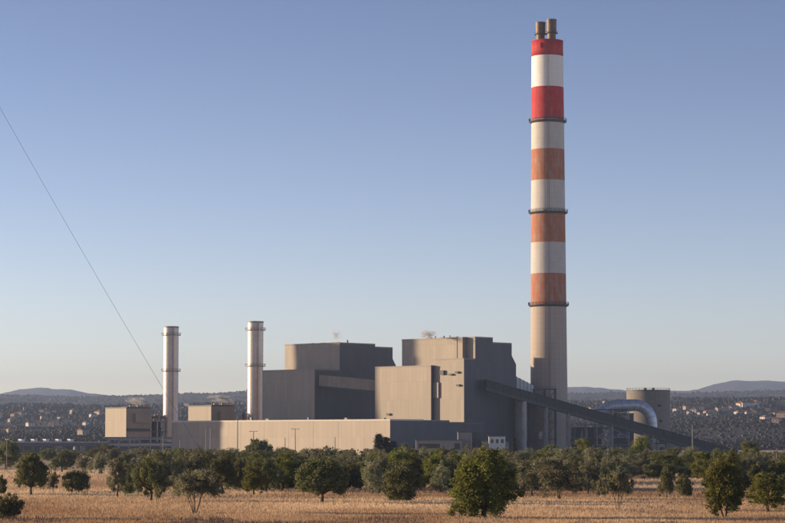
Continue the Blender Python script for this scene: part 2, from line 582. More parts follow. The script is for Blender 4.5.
MB().add([(-12, ty2, 0), (-0.02, ty2, 0), (-0.02, ty2 + 3.5, 0), (-12, ty2 + 3.5, 0),
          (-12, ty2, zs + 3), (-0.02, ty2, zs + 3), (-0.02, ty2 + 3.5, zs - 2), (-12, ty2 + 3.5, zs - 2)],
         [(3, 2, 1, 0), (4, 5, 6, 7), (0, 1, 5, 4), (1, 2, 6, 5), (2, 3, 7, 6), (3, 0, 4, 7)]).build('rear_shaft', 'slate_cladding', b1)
for y, z in ((26, 41),):
    box('louvre_panel', 'dark_steel', b1, 0.11, 0.2, y, y + 3.2, z, z + 2.2)
for x, w in ((-30, 1.6), (-21, 1.0), (-12, 2.4)):
    MB().box(x - w, x + w, t1y + 8, t1y + 10, z_top1 + 0.01, z_top1 + 0.9).build('roof_vent', 'grey_steel', b1)
MB().tube([(-6, t1y + 12, z_top1), (-6, t1y + 12, z_top1 + 2.0)], 0.45, 10).build('vent_pipe', 'grey_steel', b1)

# --- boiler house at the conveyor, right one
Kc = base(464, 1187)
b2 = empty('boiler_house', Kc, -ALPHA, 'sunlit beige boiler house where the coal conveyor enters, beside the tall chimney', 'building')
z_f, z_s, z_top2 = zt(365.3, 1193), zt(358.5, 1187), zt(337.5, 1199)
fy = -2.3
fx1, fx0 = lx(Kc, 431, fy), lx(Kc, 375, fy)
box('front_block', 'beige_cladding', b2, fx0, fx1, fy, 8.4, 0, z_f)
parapet(b2, fx0, fx1, fy, 8.4, z_f)
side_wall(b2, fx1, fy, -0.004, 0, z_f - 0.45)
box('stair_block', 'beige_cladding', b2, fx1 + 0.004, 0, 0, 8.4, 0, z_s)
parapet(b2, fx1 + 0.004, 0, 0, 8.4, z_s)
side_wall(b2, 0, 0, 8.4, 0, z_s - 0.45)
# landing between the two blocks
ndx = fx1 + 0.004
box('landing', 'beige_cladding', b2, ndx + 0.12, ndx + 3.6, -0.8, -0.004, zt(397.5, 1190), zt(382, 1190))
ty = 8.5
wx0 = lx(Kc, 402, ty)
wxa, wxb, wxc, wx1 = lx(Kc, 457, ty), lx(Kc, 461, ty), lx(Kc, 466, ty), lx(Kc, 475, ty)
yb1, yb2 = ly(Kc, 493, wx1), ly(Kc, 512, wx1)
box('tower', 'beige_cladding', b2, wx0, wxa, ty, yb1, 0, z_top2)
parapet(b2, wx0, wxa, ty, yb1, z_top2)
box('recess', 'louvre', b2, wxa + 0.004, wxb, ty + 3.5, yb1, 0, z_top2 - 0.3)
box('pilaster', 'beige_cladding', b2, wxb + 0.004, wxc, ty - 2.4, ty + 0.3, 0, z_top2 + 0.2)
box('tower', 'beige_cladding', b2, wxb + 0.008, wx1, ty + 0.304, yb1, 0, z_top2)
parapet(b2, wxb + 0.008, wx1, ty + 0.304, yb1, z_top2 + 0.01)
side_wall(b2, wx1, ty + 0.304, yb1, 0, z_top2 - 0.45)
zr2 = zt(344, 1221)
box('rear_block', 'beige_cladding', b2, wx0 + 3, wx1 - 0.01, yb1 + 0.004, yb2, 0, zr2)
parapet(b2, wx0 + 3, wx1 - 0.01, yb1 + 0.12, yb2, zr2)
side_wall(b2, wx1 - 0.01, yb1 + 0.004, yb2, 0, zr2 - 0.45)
zs2 = zt(358, 1225)
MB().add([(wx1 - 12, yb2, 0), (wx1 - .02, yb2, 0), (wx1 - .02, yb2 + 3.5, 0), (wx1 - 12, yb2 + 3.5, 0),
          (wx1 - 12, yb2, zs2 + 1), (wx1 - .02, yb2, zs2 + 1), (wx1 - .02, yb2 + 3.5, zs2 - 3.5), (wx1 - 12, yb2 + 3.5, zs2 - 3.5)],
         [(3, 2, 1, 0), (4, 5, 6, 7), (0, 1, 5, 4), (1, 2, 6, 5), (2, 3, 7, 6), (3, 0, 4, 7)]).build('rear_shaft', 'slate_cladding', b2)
for px, py, w, h in ((443, 372.2, 2.6, 2.2), (451.5, 374.3, 2.6, 0.8), (457.8, 372.3, 2.2, 0.9), (459, 385.3, 2.2, 0.9)):
    x, z = lx(Kc, px), zt(py, 1190)
    v_ = MB().box(x - w / 2, x + w / 2, -1.0, -0.005, z - h / 2, z + h / 2).build('vent_hood', 'louvre', b2)
x, z = lx(Kc, 389, fy), zt(414, 1205)
box('vent_hood', 'louvre', b2, x - 1.2, x + 1.2, fy - 0.8, fy - 0.005, z - 0.5, z + 0.5)
for y, z in ((4, 20),):
    box('louvre_panel', 'dark_steel', b2, 0.11, 0.2, y, y + 2.0, z, z + 2.2)
for x, w in ((-36, 1.4), (-27, 0.9), (-19, 2.2)):
    MB().box(x - w, x + w, ty + 5, ty + 7, z_top2 + 0.01, z_top2 + 0.9).build('roof_vent', 'grey_steel', b2)
for x in (-32, -26, -22):
    MB().tube([(x, ty + 6, z_top2), (x, ty + 6, z_top2 + 1.6)], 0.35, 8).build('vent_pipe', 'grey_steel', b2)

# --- enclosed bridge between the two boiler houses
A0 = Bc + V * 2.6 + U * 0.1
A1 = Kc + U * (fx0 + 1.0) + V * 1.5
la = (A1 - A0).length
GA = math.atan2((A1 - A0).y, (A1 - A0).x)
za0, za1 = zt(374.6, 1235), zt(379.6, 1210)
gal = empty('bridge_gallery', A0, GA, 'enclosed grey bridge gallery sloping between the two boiler houses', 'bridge')
hgt = 5.6
def sloped(m, x0, x1, y0, y1, zt0, zt1, h):
    return m.add([(x0, y0, zt0 - h), (x1, y0, zt1 - h), (x1, y1, zt1 - h), (x0, y1, zt0 - h),
                  (x0, y0, zt0), (x1, y0, zt1), (x1, y1, zt1), (x0, y1, zt0)],
                 [(3, 2, 1, 0), (4, 5, 6, 7), (0, 1, 5, 4), (1, 2, 6, 5), (2, 3, 7, 6), (3, 0, 4, 7)])
sloped(MB(), 0.2, la, 0, 4.5, za0, za1, hgt).build('wall', 'beige_cladding', gal)
sloped(MB(), 0.2, la, -0.2, 4.7, za0 + 0.35, za1 + 0.35, 0.345).build('roof', 'dark_trim', gal)
sloped(MB(), 0.2, la, 0.3, 4.2, za0 - hgt - 0.004, za1 - hgt - 0.004, 0.9).build('floor_truss', 'dark_steel', gal)
for x in (8.5, 10.2):
    MB().box(x, x + 1.2, 0.6, 2.2, za0 - hgt - 2.4, za0 - hgt - 1.6).build('hanger', 'dark_steel', gal)

# --- two heat-recovery units with their steel stacks
def recovery_unit(px, Y, pl, pr, ptop, label, open_side):
    C = base(px, Y)
    e = empty('recovery_boiler', C, -ALPHA, label, 'building', 'recovery boilers beside the steel stacks')
    z = zt(ptop, Y)
    x0, y1 = lx(C, pl), ly(C, pr)
    z0 = zt(438.5, Y) if open_side else 0
    box('casing', 'beige_cladding', e, x0, 0, 0, y1, z0, z)
    parapet(e, x0, 0, 0, y1, z, 'dark_trim', 0.4, 0.4)
    for i, (fx, w, h) in enumerate(((0.12, 0.9, 2.2), (0.30, 1.4, 1.5), (0.45, 0.8, 2.9), (0.62, 1.5, 1.7), (0.82, 0.9, 2.4))):
        MB().lathe([(w * .5, z), (w * .5, z + h * .8), (w * .75, z + h * .82), (w * .75, z + h)], 10, -1.2 - 1.5 * (i % 2), y1 * fx).build('steam_vent', 'pale_steel' if i % 2 else 'rusty_steel', e)
    box('roof_platform', 'dark_steel', e, -7, -0.5, 2, y1 - 1, z + 0.26, z + 0.5)
    box('side_duct', 'beige_cladding', e, 0.004, 1.6, y1 * 0.32, y1 * 0.98, z - 8.4, z - 3.2)
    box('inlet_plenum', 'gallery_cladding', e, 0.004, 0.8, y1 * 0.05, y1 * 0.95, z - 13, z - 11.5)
    yE = ly(C, pr + 21)
    zp = zt(421.5, Y + 15)
    # open steel frame carrying pipework between casing and stack
    for i in range(4):
        y = y1 + 0.6 + (yE - y1 - 1) * i / 3
        for x in (-0.3, -9):
            box('column', 'pale_steel' if x > -1 else 'dark_steel', e, x - 0.3, x + 0.3, y - 0.3, y + 0.3, 0, zp)
    box('platform', 'grey_steel', e, -9.5, 0.3, y1 + 0.05, yE, zp + 0.004, zp + 0.5)
    box('back_panel', 'dark_steel', e, -9.6, -9.4, y1 + 0.05, yE, 0, zp)
    for zf in (0.35, 0.68):
        box('beam', 'dark_steel', e, -0.25, 0.05, y1 + 0.3, yE, zp * zf, zp * zf + 0.5)
    g = random.Random(int(px))
    for i in range(9):
        y, x, r_ = y1 + 1 + (yE - y1 - 2) * g.random(), -8 + 7 * g.random(), 0.3 + 0.6 * g.random()
        h = 1.5 + 3.6 * g.random()
        MB().tube([(x, y, zp + 0.5), (x, y, zp + 0.5 + h * .7), (x + 0.5, y + 0.6, zp + 0.5 + h)], r_, 8).build('pipe', ('rusty_steel', 'grey_steel', 'pale_steel')[i % 3], e)
    for i in range(4):
        y, x = y1 + 0.8 + (yE - y1 - 3) * i / 4, -7 + 5 * g.random()
        MB().tube([(x, y, zp + 2.4), (x, y + 2.6, zp + 2.4)], 0.75, 10).build('silencer', 'rusty_steel' if i % 2 else 'pale_steel', e)
    m = MB()
    for zz in (0.6, 1.2):
        m.bar((0.25, y1, zp + 0.5 + zz), (0.25, yE, zp + 0.5 + zz), 0.1)
    for i in range(9):
        y = y1 + (yE - y1) * i / 8
        m.bar((0.25, y, zp + 0.5), (0.25, y, zp + 1.7), 0.1)
    m.build('railing', 'pale_steel', e)
    return e, C, zp, yE
r1 = recovery_unit(126, 1330, 105, 150, 407.6, 'square beige recovery boiler on open steel frame standing left of the hall', True)
r2 = recovery_unit(211, 1294, 188, 234, 405.6, 'beige recovery boiler rising behind the shaded end of the hall roof', False)

def steel_stack(px, Y, wpx, ptop, rings, label):
    C = base(px, Y)
    e = empty('steel_stack', C, 0, label, 'chimney', 'twin steel stacks')
    r_, z = wpx / 2 / F * Y, zt(ptop, Y)
    nseg = 24
    for i in range(nseg):
        z0, z1 = z * i / nseg, z * (i + 1) / nseg
        sh = MB().lathe([(r_, z0), (r_, z1)], 48, caps=False).build('shell_section', 'stack_metal', e, True)
        MB().lathe([(r_ + 0.005, z1 - 0.16), (r_ + 0.07, z1 - 0.16), (r_ + 0.07, z1), (r_ + 0.005, z1)], 48, caps=False).build('flange', 'stack_metal', sh)
    MB().lathe([(r_ * 1.0, z + 0.01), (r_ * 1.03, z + 0.02), (r_ * 1.03, z + 0.9), (r_ * 0.9, z + 0.9), (r_ * 0.88, z + 0.02)], 40, caps=False).build('rim', 'grey_steel', e)
    for py in rings:
        zz = zt(py, Y)
        p_ = MB().lathe([(r_ + 0.06, zz), (r_ + 1.25, zz), (r_ + 1.25, zz + 0.35), (r_ + 0.06, zz + 0.35)], 40, caps=False).build('platform', 'grey_steel', e)
        m = MB()
        for k in range(20):
            a = 2 * math.pi * k / 20
            m.bar((math.cos(a) * (r_ + 1.2), math.sin(a) * (r_ + 1.2), zz + 0.3), (math.cos(a) * (r_ + 1.2), math.sin(a) * (r_ + 1.2), zz + 1.5), 0.1)
        for h in (0.9, 1.5):
            m.lathe([(r_ + 1.15, zz + h), (r_ + 1.27, zz + h), (r_ + 1.27, zz + h + 0.1), (r_ + 1.15, zz + h + 0.1)], 40, caps=False)
        m.build('railing', 'grey_steel', p_)
    a = R(-70)
    m = MB()
    cx_, cy_ = math.cos(a) * (r_ + 0.35), math.sin(a) * (r_ + 0.35)
    m.bar((cx_ - 0.3, cy_, 4), (cx_ - 0.3, cy_, z), 0.12)
    m.bar((cx_ + 0.3, cy_, 4), (cx_ + 0.3, cy_, z), 0.12)
    for i in range(60):
        zz = 4 + (z - 4) * i / 60
        m.bar((cx_ - 0.3, cy_, zz), (cx_ + 0.3, cy_, zz), 0.08)
    m.build('ladder', 'rusty_steel', e)
steel_stack(170.4, 1356, 15.0, 328, (335.5, 371.5), 'banded silver steel stack behind the square beige recovery boiler')
steel_stack(255, 1320, 15.8, 323, (330.5, 366.5), 'banded silver steel stack beside the shaded boiler house')

# --- pipe rack and canopy in front of the left recovery unit
P0 = base(108, 1296)
rack = empty('pipe_rack', P0, 0, 'pale steel pipe rack running under the square recovery boiler', 'pipe rack')
L = run_to(P0, Vector((1, 0, 0)), 171.5)
for i in range(7):
    box('post', 'pale_steel', rack, L * i / 6 - 0.25, L * i / 6 + 0.25, -0.25, 0.25, 0, 8.6)
for z in (4.6, 8.2):
    box('beam', 'pale_steel', rack, -0.3, L + 0.3, -0.35, -0.255, z, z + 0.7)
for i, (z, r_) in enumerate(((9.2, 0.45), (5.7, 0.4), (9.0, 0.35))):
    MB().tube([(-2, 0.9 + i * .9, z), (L + 2, 0.9 + i * .9, z)], r_, 8).build('pipe', 'white_paint' if i else 'grey_steel', rack)
box('back_wall', 'dark_concrete', rack, -2, L + 1, 9, 9.5, 0, 7)

# --- low sheds left of the plant
W0 = base(-40, 1500)
shed = empty('storage_shed', W0, 0, 'long low dark shed with pale roof edge and white roof boxes', 'building')
Lw = run_to(W0, Vector((1, 0, 0)), 106)
zw = zt(442.6, 1500)
box('wall', 'dark_concrete', shed, 0, Lw, 0, 30, 0, zw)
box('roof_edge', 'pale_trim', shed, -0.3, Lw + 0.3, -0.3, 30, zw + 0.004, zw + 0.6)
for px in (6, 19, 31.5, 43.5, 56, 68):
    x = run_to(W0, Vector((1, 0, 0)), px)
    MB().bar((x, 3, zw + 1.3), (x + 1.9, 5, zw + 1.3), 3.0, 1.4).bar((x - .1, 2.9, zw + 2.1), (x + 2, 5.1, zw + 2.1), 3.3, 0.2).build('roof_box', 'bright_paint', shed)
for i in range(14):
    x = Lw * (i + 0.5) / 14
    box('door', 'grey_steel' if i % 4 == 1 else 'dark_steel', shed, x - 2.2, x + 2.2, -0.12, -0.004, 0, 4.2)
for px in (76, 82):
    p = base(px, 1420)
    t_ = empty('storage_tank', p, 0, 'slim pale upright tank beside the low dark shed', 'tank', 'slim tanks by the shed')
    MB().lathe([(1.5, 0), (1.5, zt(447, 1420)), (0.7, zt(446, 1420))], 16).build('shell', 'grey_steel', t_, True)
    MB().lathe([(1.6, 2.4), (1.6, 2.7)], 16).build('band', 'grey_steel', t_)

# --- tall chimney
YC = 1240
cc = base(549.2, YC)
CT = empty('power_chimney', cc, 0, 'tall concrete chimney with red and white bands and two flues', 'chimney')
z_rim = zt(42, YC)
def rC(z):
    t = z / z_rim
    return 9.75 - 1.55 * t + 0.9 * max(0, 0.25 - t) * 4 * max(0, 0.25 - t) 
bands = [(452, 305.5, 'shaft_concrete', 'shaft'), (305.5, 274, 'faded_red', 'red_band'), (274, 243, 'faded_white', 'white_band'),
         (243, 212.5, 'faded_red', 'red_band'), (212.5, 181, 'faded_white', 'white_band'), (181, 150, 'faded_red', 'red_band'),
         (150, 120.5, 'faded_white', 'white_band'), (120.5, 88, 'bright_red', 'red_band'), (88, 57, 'bright_white', 'white_band'), (57, 42, 'bright_red', 'red_band')]
for p0, p1, mt, nm in bands:
    z0, z1 = max(0, zt(p0, YC)), zt(p1, YC)
    n = max(2, int((z1 - z0) / 6))
    o = MB().lathe([(rC(z0 + (z1 - z0) * i / n), z0 + (z1 - z0) * i / n) for i in range(n + 1)], 72, caps=(p1 == 42)).build(nm, mt, CT, True)
    if nm != 'shaft':
        o['label'] = {'bright_red': 'fresh bright red painted band', 'bright_white': 'fresh bright white painted band',
                      'faded_red': 'faded orange-red painted band', 'faded_white': 'weathered off-white painted band'}[mt]
for py in (122, 213, 305.5):
    z = zt(py, YC)
    r_ = rC(z)
    p_ = MB().lathe([(r_ + 0.05, z - 0.9), (r_ + 1.35, z), (r_ + 1.35, z + 0.35), (r_ + 0.05, z + 0.35)], 64, caps=False).build('platform', 'dark_steel', CT)
    m = MB()
    for k in range(30):
        a = 2 * math.pi * k / 30
        m.bar((math.cos(a) * (r_ + 1.3), math.sin(a) * (r_ + 1.3), z + 0.3), (math.cos(a) * (r_ + 1.3), math.sin(a) * (r_ + 1.3), z + 1.6), 0.14)
    for h in (0.9, 1.55):
        m.lathe([(r_ + 1.24, z + h), (r_ + 1.38, z + h), (r_ + 1.38, z + h + 0.13), (r_ + 1.24, z + h + 0.13)], 64, caps=False)
    m.build('railing', 'dark_steel', p_)
    for k in range(6):
        a = 2 * math.pi * (k + 0.3) / 6
        MB().box(math.cos(a) * (r_ + 1.7) - .35, math.cos(a) * (r_ + 1.7) + .35, math.sin(a) * (r_ + 1.7) - .35, math.sin(a) * (r_ + 1.7) + .35, z + 0.1, z + 1.1).build('warning_lamp', 'dark_steel', p_)
m = MB()
a = R(-92)
for sgn in (-1, 1):
    for i in range(30):
        z0, z1 = 6 + (z_rim - 6) * i / 30, 6 + (z_rim - 6) * (i + 1) / 30
        m.bar((math.cos(a) * (rC(z0) + .35) + sgn * .38, math.sin(a) * (rC(z0) + .35), z0), (math.cos(a) * (rC(z1) + .35) + sgn * .38, math.sin(a) * (rC(z1) + .35), z1), 0.08)
for i in range(220):
    z0 = 6 + (z_rim - 6) * i / 220
    m.bar((math.cos(a) * (rC(z0) + .35) - .38, math.sin(a) * (rC(z0) + .35), z0), (math.cos(a) * (rC(z0) + .35) + .38, math.sin(a) * (rC(z0) + .35), z0), 0.05)
m.build('ladder', 'dark_steel', CT)
m = MB()
rr = rC(z_rim)
m.lathe([(rr - 0.5, z_rim), (rr + 0.15, z_rim), (rr + 0.15, z_rim + 0.35), (rr - 0.5, z_rim + 0.35)], 72, caps=False)
m.build('rim', 'bright_red', CT)
box('hatch', 'bright_red', CT, -4.2, -3.4, -rr * .97, -rr * .86, z_rim - 4.2, z_rim - 1.6)
for px, yy, pt in ((541.9, 1.6, 22), (552.6, -1.8, 20.3)):
    x = (px - 549.2) / F * YC + 0.35
    zt_ = zt(pt, YC)
    f_ = MB().lathe([(2.25, z_rim + 0.02), (2.25, zt(33.5, YC)), (2.55, zt(33, YC)), (2.65, zt_ - 0.3), (2.75, zt_ - 0.28), (2.75, zt_), (2.4, zt_), (2.3, zt_ - 3)], 36, x, yy).build('flue', 'flue_metal', CT, False)
    MB().lathe([(2.3, zt(34.2, YC)), (3.3, zt(34.2, YC)), (3.3, zt(33.6, YC)), (2.3, zt(33.6, YC))], 36, x, yy, caps=False).build('flue_platform', 'dark_steel', f_)
    m = MB()
    for k in range(12):
        a = 2 * math.pi * k / 12
        m.bar((x + math.cos(a) * 3.2, yy + math.sin(a) * 3.2, zt(33.6, YC)), (x + math.cos(a) * 3.2, yy + math.sin(a) * 3.2, zt(31.5, YC)), 0.1)
    m.build('flue_railing', 'dark_steel', f_)

# --- flue duct between boiler house and chimney
D0 = base(515.5, 1232)
duct = empty('flue_duct', D0, 0, 'pale blue sloping flue duct between boiler house and chimney', 'duct')
x1 = run_to(D0, Vector((1, 0, 0)), 534)
zA, zB = zt(376, 1232), zt(385.5, 1232)
sloped(MB(), 0, x1, 0, 7, zA, zB, 6.0).build('casing', 'blue_metal', duct)
for i in range(5):
    x = x1 * (i + 0.2) / 5
    za = zA + (zB - zA) * x / x1
    MB().box(x, x + 0.3, -0.15, 7.15, za - 6.1, za + 0.12).build('stiffener', 'grey_steel', duct)
for x in (0.8, x1 - 1):
    box('leg', 'dark_steel', duct, x - 0.4, x + 0.4, 2, 2.8, 0, zB - 6)

# --- coal conveyor
q0, q1 = at(486, 380.0, 1193), at(738, 451.0, 1222)
conv = empty('coal_conveyor', (q0.x, q0.y, 0), 0, 'long grey enclosed coal conveyor sloping down from the boiler house', 'conveyor')
dirv = Vector((q1.x - q0.x, q1.y - q0.y, q1.z - q0.z))
run = Vector((dirv.x, dirv.y, 0)).normalized()
side = Vector((-run.y, run.x, 0))
def cpt(t, s, dz):
    return Vector((dirv.x * t, dirv.y * t, q0.z + dirv.z * t)) + side * s + Vector((0, 0, dz))
def slab(m, t0, t1, s0, s1, d0, d1):
    vs = [cpt(t, s, d) for d in (d0, d1) for t, s in ((t0, s0), (t1, s0), (t1, s1), (t0, s1))]
    return m.add(vs, [(3, 2, 1, 0), (4, 5, 6, 7), (0, 1, 5, 4), (1, 2, 6, 5), (2, 3, 7, 6), (3, 0, 4, 7)])
NP = 30
for i in range(NP):
    slab(MB(), i / NP + 0.0006, (i + 1) / NP - 0.0006, 0, 4.2, -3.6, 0).build('wall_panel', 'gallery_cladding', conv)
slab(MB(), 0, 1, -0.35, 4.55, 0.004, 0.3).build('roof', 'gallery_cladding', conv)
slab(MB(), 0, 1, 0.2, 4.0, -4.9, -3.604).build('floor', 'dark_steel', conv)
for s in (0.25, 3.95):
    m = MB()
    m.bar(cpt(0, s, -5.0), cpt(1, s, -5.0), 0.35)
    for i in range(60):
        t0, t1 = i / 60, (i + 1) / 60
        m.bar(cpt(t0, s, -3.5), cpt(t0, s, -5.0), 0.22)
        m.bar(cpt(t0, s, -5.0 if i % 2 else -3.6), cpt(t1, s, -3.6 if i % 2 else -5.0), 0.2)
    m.build('truss', 'dark_steel', conv)
slab(MB(), 0, 1, 0.1, 4.1, -5.3, -5.2).build('walkway', 'dark_steel', conv)
for px, w in ((524.5, 1.3), (546, 0.9), (568, 0.9), (611, 0.9), (652, 0.8), (690, 0.8)):
    t = (px - 486) / (738 - 486)
    top = cpt(t, 0, -5.1)
    tr_ = MB()
    for s in (0.3, 3.9):
        a_ = cpt(t, s, -5.1)
        tr_.bar((a_.x, a_.y, 0), a_, w)
    for zf in (0.3, 0.62):
        tr_.bar((cpt(t, .3, 0).x, cpt(t, .3, 0).y, top.z * zf), (cpt(t, 3.9, 0).x, cpt(t, 3.9, 0).y, top.z * (zf + 0.2)), w * .5)
    tr_.build('trestle', 'pale_steel' if px < 530 else 'grey_steel', conv)

# --- steelwork, bins and plant buildings under and behind the conveyor
def frame_tower(name, px0, px1, Y, depth, ptop, levels, label, mat='grey_steel', clutter=0, cross=True, cat='steel frame'):
    C = base(px0, Y)
    e = empty(name, C, 0, label, cat)
    Lx = run_to(C, Vector((1, 0, 0)), px1)
    z = zt(ptop, Y)
    nb = max(2, int(round(Lx / 7)))
    for i in range(nb + 1):
        for y in (0, depth):
            box('column', mat, e, Lx * i / nb - 0.28, Lx * i / nb + 0.28, y - 0.28, y + 0.28, 0, z)
    g = random.Random(int(px0 * 10))
    for k in range(1, levels + 1):
        zz = z * k / levels
        box('deck', 'dark_steel' if k % 2 else mat, e, -0.5, Lx + 0.5, -0.5, depth + 0.5, zz - 0.45, zz)
        m = MB()
        for h in (0.55, 1.1):
            m.bar((-0.5, -0.45, zz + h), (Lx + 0.5, -0.45, zz + h), 0.12)
        for i in range(int(Lx / 2) + 1):
            m.bar((i * 2, -0.45, zz), (i * 2, -0.45, zz + 1.1), 0.12)
        m.build('railing', mat, e)
        if cross:
            for i in range(nb):
                if g.random() < 0.6:
                    xa, xb = Lx * i / nb, Lx * (i + 1) / nb
                    if g.random() < 0.5:
                        xa, xb = xb, xa
                    MB().bar((xa, -0.02, zz - z / levels), (xb, -0.02, zz - 0.5), 0.3).build('brace', mat, e)
    for i in range(clutter):
        k = g.randrange(levels)
        zz = z * k / levels + 0.01
        x, w = g.uniform(1, Lx - 1), g.uniform(0.8, 2.2)
        h = g.uniform(1.2, z / levels * 0.75)
        if i % 2:
            MB().lathe([(w * .6, zz), (w * .6, zz + h), (w * .2, zz + h * 1.15)], 12, x, depth * g.uniform(.3, .7)).build('vessel', ('pale_steel', 'rusty_steel', 'grey_steel')[i % 3], e)
        else:
            y = depth * g.uniform(.2, .6)
            box('cabinet', ('white_paint', 'dark_steel', 'rusty_steel')[i % 3], e, x - w / 2, x + w / 2, y, y + 1.5, zz, zz + h)
    return e
frame_tower('steel_tower', 534.5, 556, 1212, 8, 388.5, 4, 'braced steel tower standing before the chimney base under the conveyor', 'dark_steel', 6)
frame_tower('pipe_bridge', 571, 601, 1250, 5, 424, 2, 'low open pipe bridge right of the chimney base', 'pale_steel', 6, False, 'pipe bridge')
frame_tower('process_frame', 597, 629, 1240, 12, 409, 5, 'cluttered open process frame with many decks below the arched duct', 'pale_steel', 26)
frame_tower('pump_station', 648, 667, 1240, 6, 430.5, 2, 'small pale pump frame beneath the lower conveyor', 'pale_steel', 6)
p = base(521, 1216)
hop = empty('ash_hopper', p, 0, 'shaded concrete ash bin standing beside the dark boiler house wall', 'bin')
MB().lathe([(2.0, 0), (2.0, 4), (3.4, 9), (3.4, zt(397, 1216))], 24).build('bin_shell', 'grey_concrete', hop, True)
MB().lathe([(3.5, zt(397, 1216)), (3.5, zt(396, 1216))], 24).build('bin_lid', 'dark_steel', hop)
p = base(529.5, 1220)
hop2 = empty('ash_hopper', p, 0, 'narrow dark ash bin squeezed between chimney and taller bin', 'bin')
MB().lathe([(2.2, 0), (2.2, zt(402, 1220)), (1.0, zt(400, 1220))], 24).build('bin_shell', 'dark_concrete', hop2, True)
MB().lathe([(2.35, 12), (2.35, 12.4)], 24).build('band', 'dark_steel', hop2)
def block(name, px0, px1, Y, depth, ptop, mat, label, wins=0, cat='building', trim='dark_trim'):
    C = base(px0, Y)
    e = empty(name, C, 0, label, cat)
    Lx = run_to(C, Vector((1, 0, 0)), px1)
    z = zt(ptop, Y)
    box('wall', mat, e, 0, Lx, 0, depth, 0, z)
    box('roof', trim, e, -0.25, Lx + 0.25, -0.25, depth + 0.25, z + 0.004, z + 0.4)
    for i in range(wins):
        x = Lx * (i + 0.6) / (wins + 0.2)
        w = box('window', 'window_dark', e, x - 0.55, x + 0.55, -0.06, -0.004, z - 2.7, z - 1.1)
        box('sill', trim, w, x - 0.7, x + 0.7, -0.16, -0.004, z - 2.85, z - 2.7)
    return e, Lx, z
block('switch_house', 556, 602, 1262, 14, 428, 'dark_concrete', 'dark flat-roofed switch house behind the pipe bridge', 0)
block('control_block', 612, 634, 1262, 14, 414, 'dark_concrete', 'dark concrete block behind the cluttered process frame', 0)
block('sunlit_shed', 668, 676, 1240, 6, 434.5, 'house_cream', 'small cream shed glowing under the foot of the conveyor', 1)
# buildings among the trees before the plant
o_, Lx, z = block('plant_office', 416, 462, 1060, 12, 440.5, 'grey_concrete', 'low grey office with dark loading opening among the trees', 0)
box('opening', 'louvre', o_, 1.2, 10.5, -0.08, -0.004, z - 3.4, z - 1.4)
box('opening', 'louvre', o_, 17, 19.4, -0.08, -0.004, z - 3.8, z - 1.2)
block('pump_house', 458, 471.5, 1072, 8, 432.5, 'grey_concrete', 'square grey pump house above the low office roof', 0)
block('service_building', 471.7, 489, 1078, 8, 433.4, 'dark_concrete', 'flat-roofed grey service building behind the white cabin', 0)
block('white_cabin', 489, 505.5, 1064, 6, 436.6, 'white_paint', 'white cabin with small dark windows near the annex', 3)
block('cabin_base', 482, 509, 1068, 6, 441.5, 'grey_concrete', 'pale low wall block below the white cabin', 0)

# --- concrete silo and arched duct
p = base(648.6, 1330)
silo = empty('coal_silo', p, 0, 'broad concrete silo with sunlit left edge behind the conveyor', 'silo')
zsil = zt(391, 1330)
rs = 21.6 / F * 1330
for i in range(6):
    z0, z1 = zsil * i / 6, zsil * (i + 1) / 6
    MB().lathe([(rs, z0), (rs, z1)], 64, caps=False).build('wall_ring', 'silo_concrete', silo, True)
MB().lathe([(rs + .2, zsil + 0.01), (rs + .2, zsil + 0.5)], 64).build('roof', 'dark_trim', silo)
for px, py in ((657.5, 405.5), (658.5, 421)):
    x, z = (px - 648.6) / F * 1330, zt(py, 1330 - rs)
    y = -math.sqrt(rs * rs - x * x)
    box('hatch', 'louvre', silo, x - 0.9, x + 0.9, y - 0.35, y + 0.5, z - 0.6, z + 0.6)
m = MB()
for k in range(36):
    a = 2 * math.pi * k / 36
    m.bar((math.cos(a) * rs, math.sin(a) * rs, zsil + .5), (math.cos(a) * rs, math.sin(a) * rs, zsil + 1.5), 0.1)
m.lathe([(rs - .06, zsil + 1.45), (rs + .06, zsil + 1.45), (rs + .06, zsil + 1.55), (rs - .06, zsil + 1.55)], 64, caps=False)
m.build('railing', 'dark_steel', silo)
for x in (-3, 1.5):
    box('roof_unit', 'grey_steel', silo, x, x + 1.4, -6, -4, zsil + 0.51, zsil + 1.7)
YA = 1262
arc = empty('arched_duct', base(630, YA), 0, 'shiny blue-grey arched duct curving down before the silo', 'duct')
path = [(600, 415), (604.5, 410.5), (609, 407.5), (615, 406.2), (622, 405.8), (629, 405.3), (635, 405), (640.5, 406), (645, 408.6), (648.5, 412.3), (650.8, 417), (651.8, 423), (652, 432), (652, 444)]
pts = [at(x, y, YA) - arc.location for x, y in path]
fine, fr_ = [], []
for i in range(len(pts) - 1):
    for k in range(3):
        fine.append(pts[i].lerp(pts[i + 1], k / 3))
fine.append(pts[-1])
fr_ = [3.3 - 0.6 * (i / len(fine)) ** 1.3 for i in range(len(fine))]
MB().tube(fine, fr_, 28).build('duct_shell', 'blue_metal', arc, True)
for i in range(3, len(fine) - 4, 3):
    d = (fine[i + 1] - fine[i]).normalized() * 0.14
    MB().tube([fine[i] - d, fine[i] + d], fr_[i] + 0.09, 28).build('flange', 'pale_steel', arc)
for px in (612, 627):
    x = (px - 630) / F * YA
    box('leg', 'grey_steel', arc, x - 0.35, x + 0.35, -0.3, 0.3, 0, zt(407.5, YA) - 1.5)

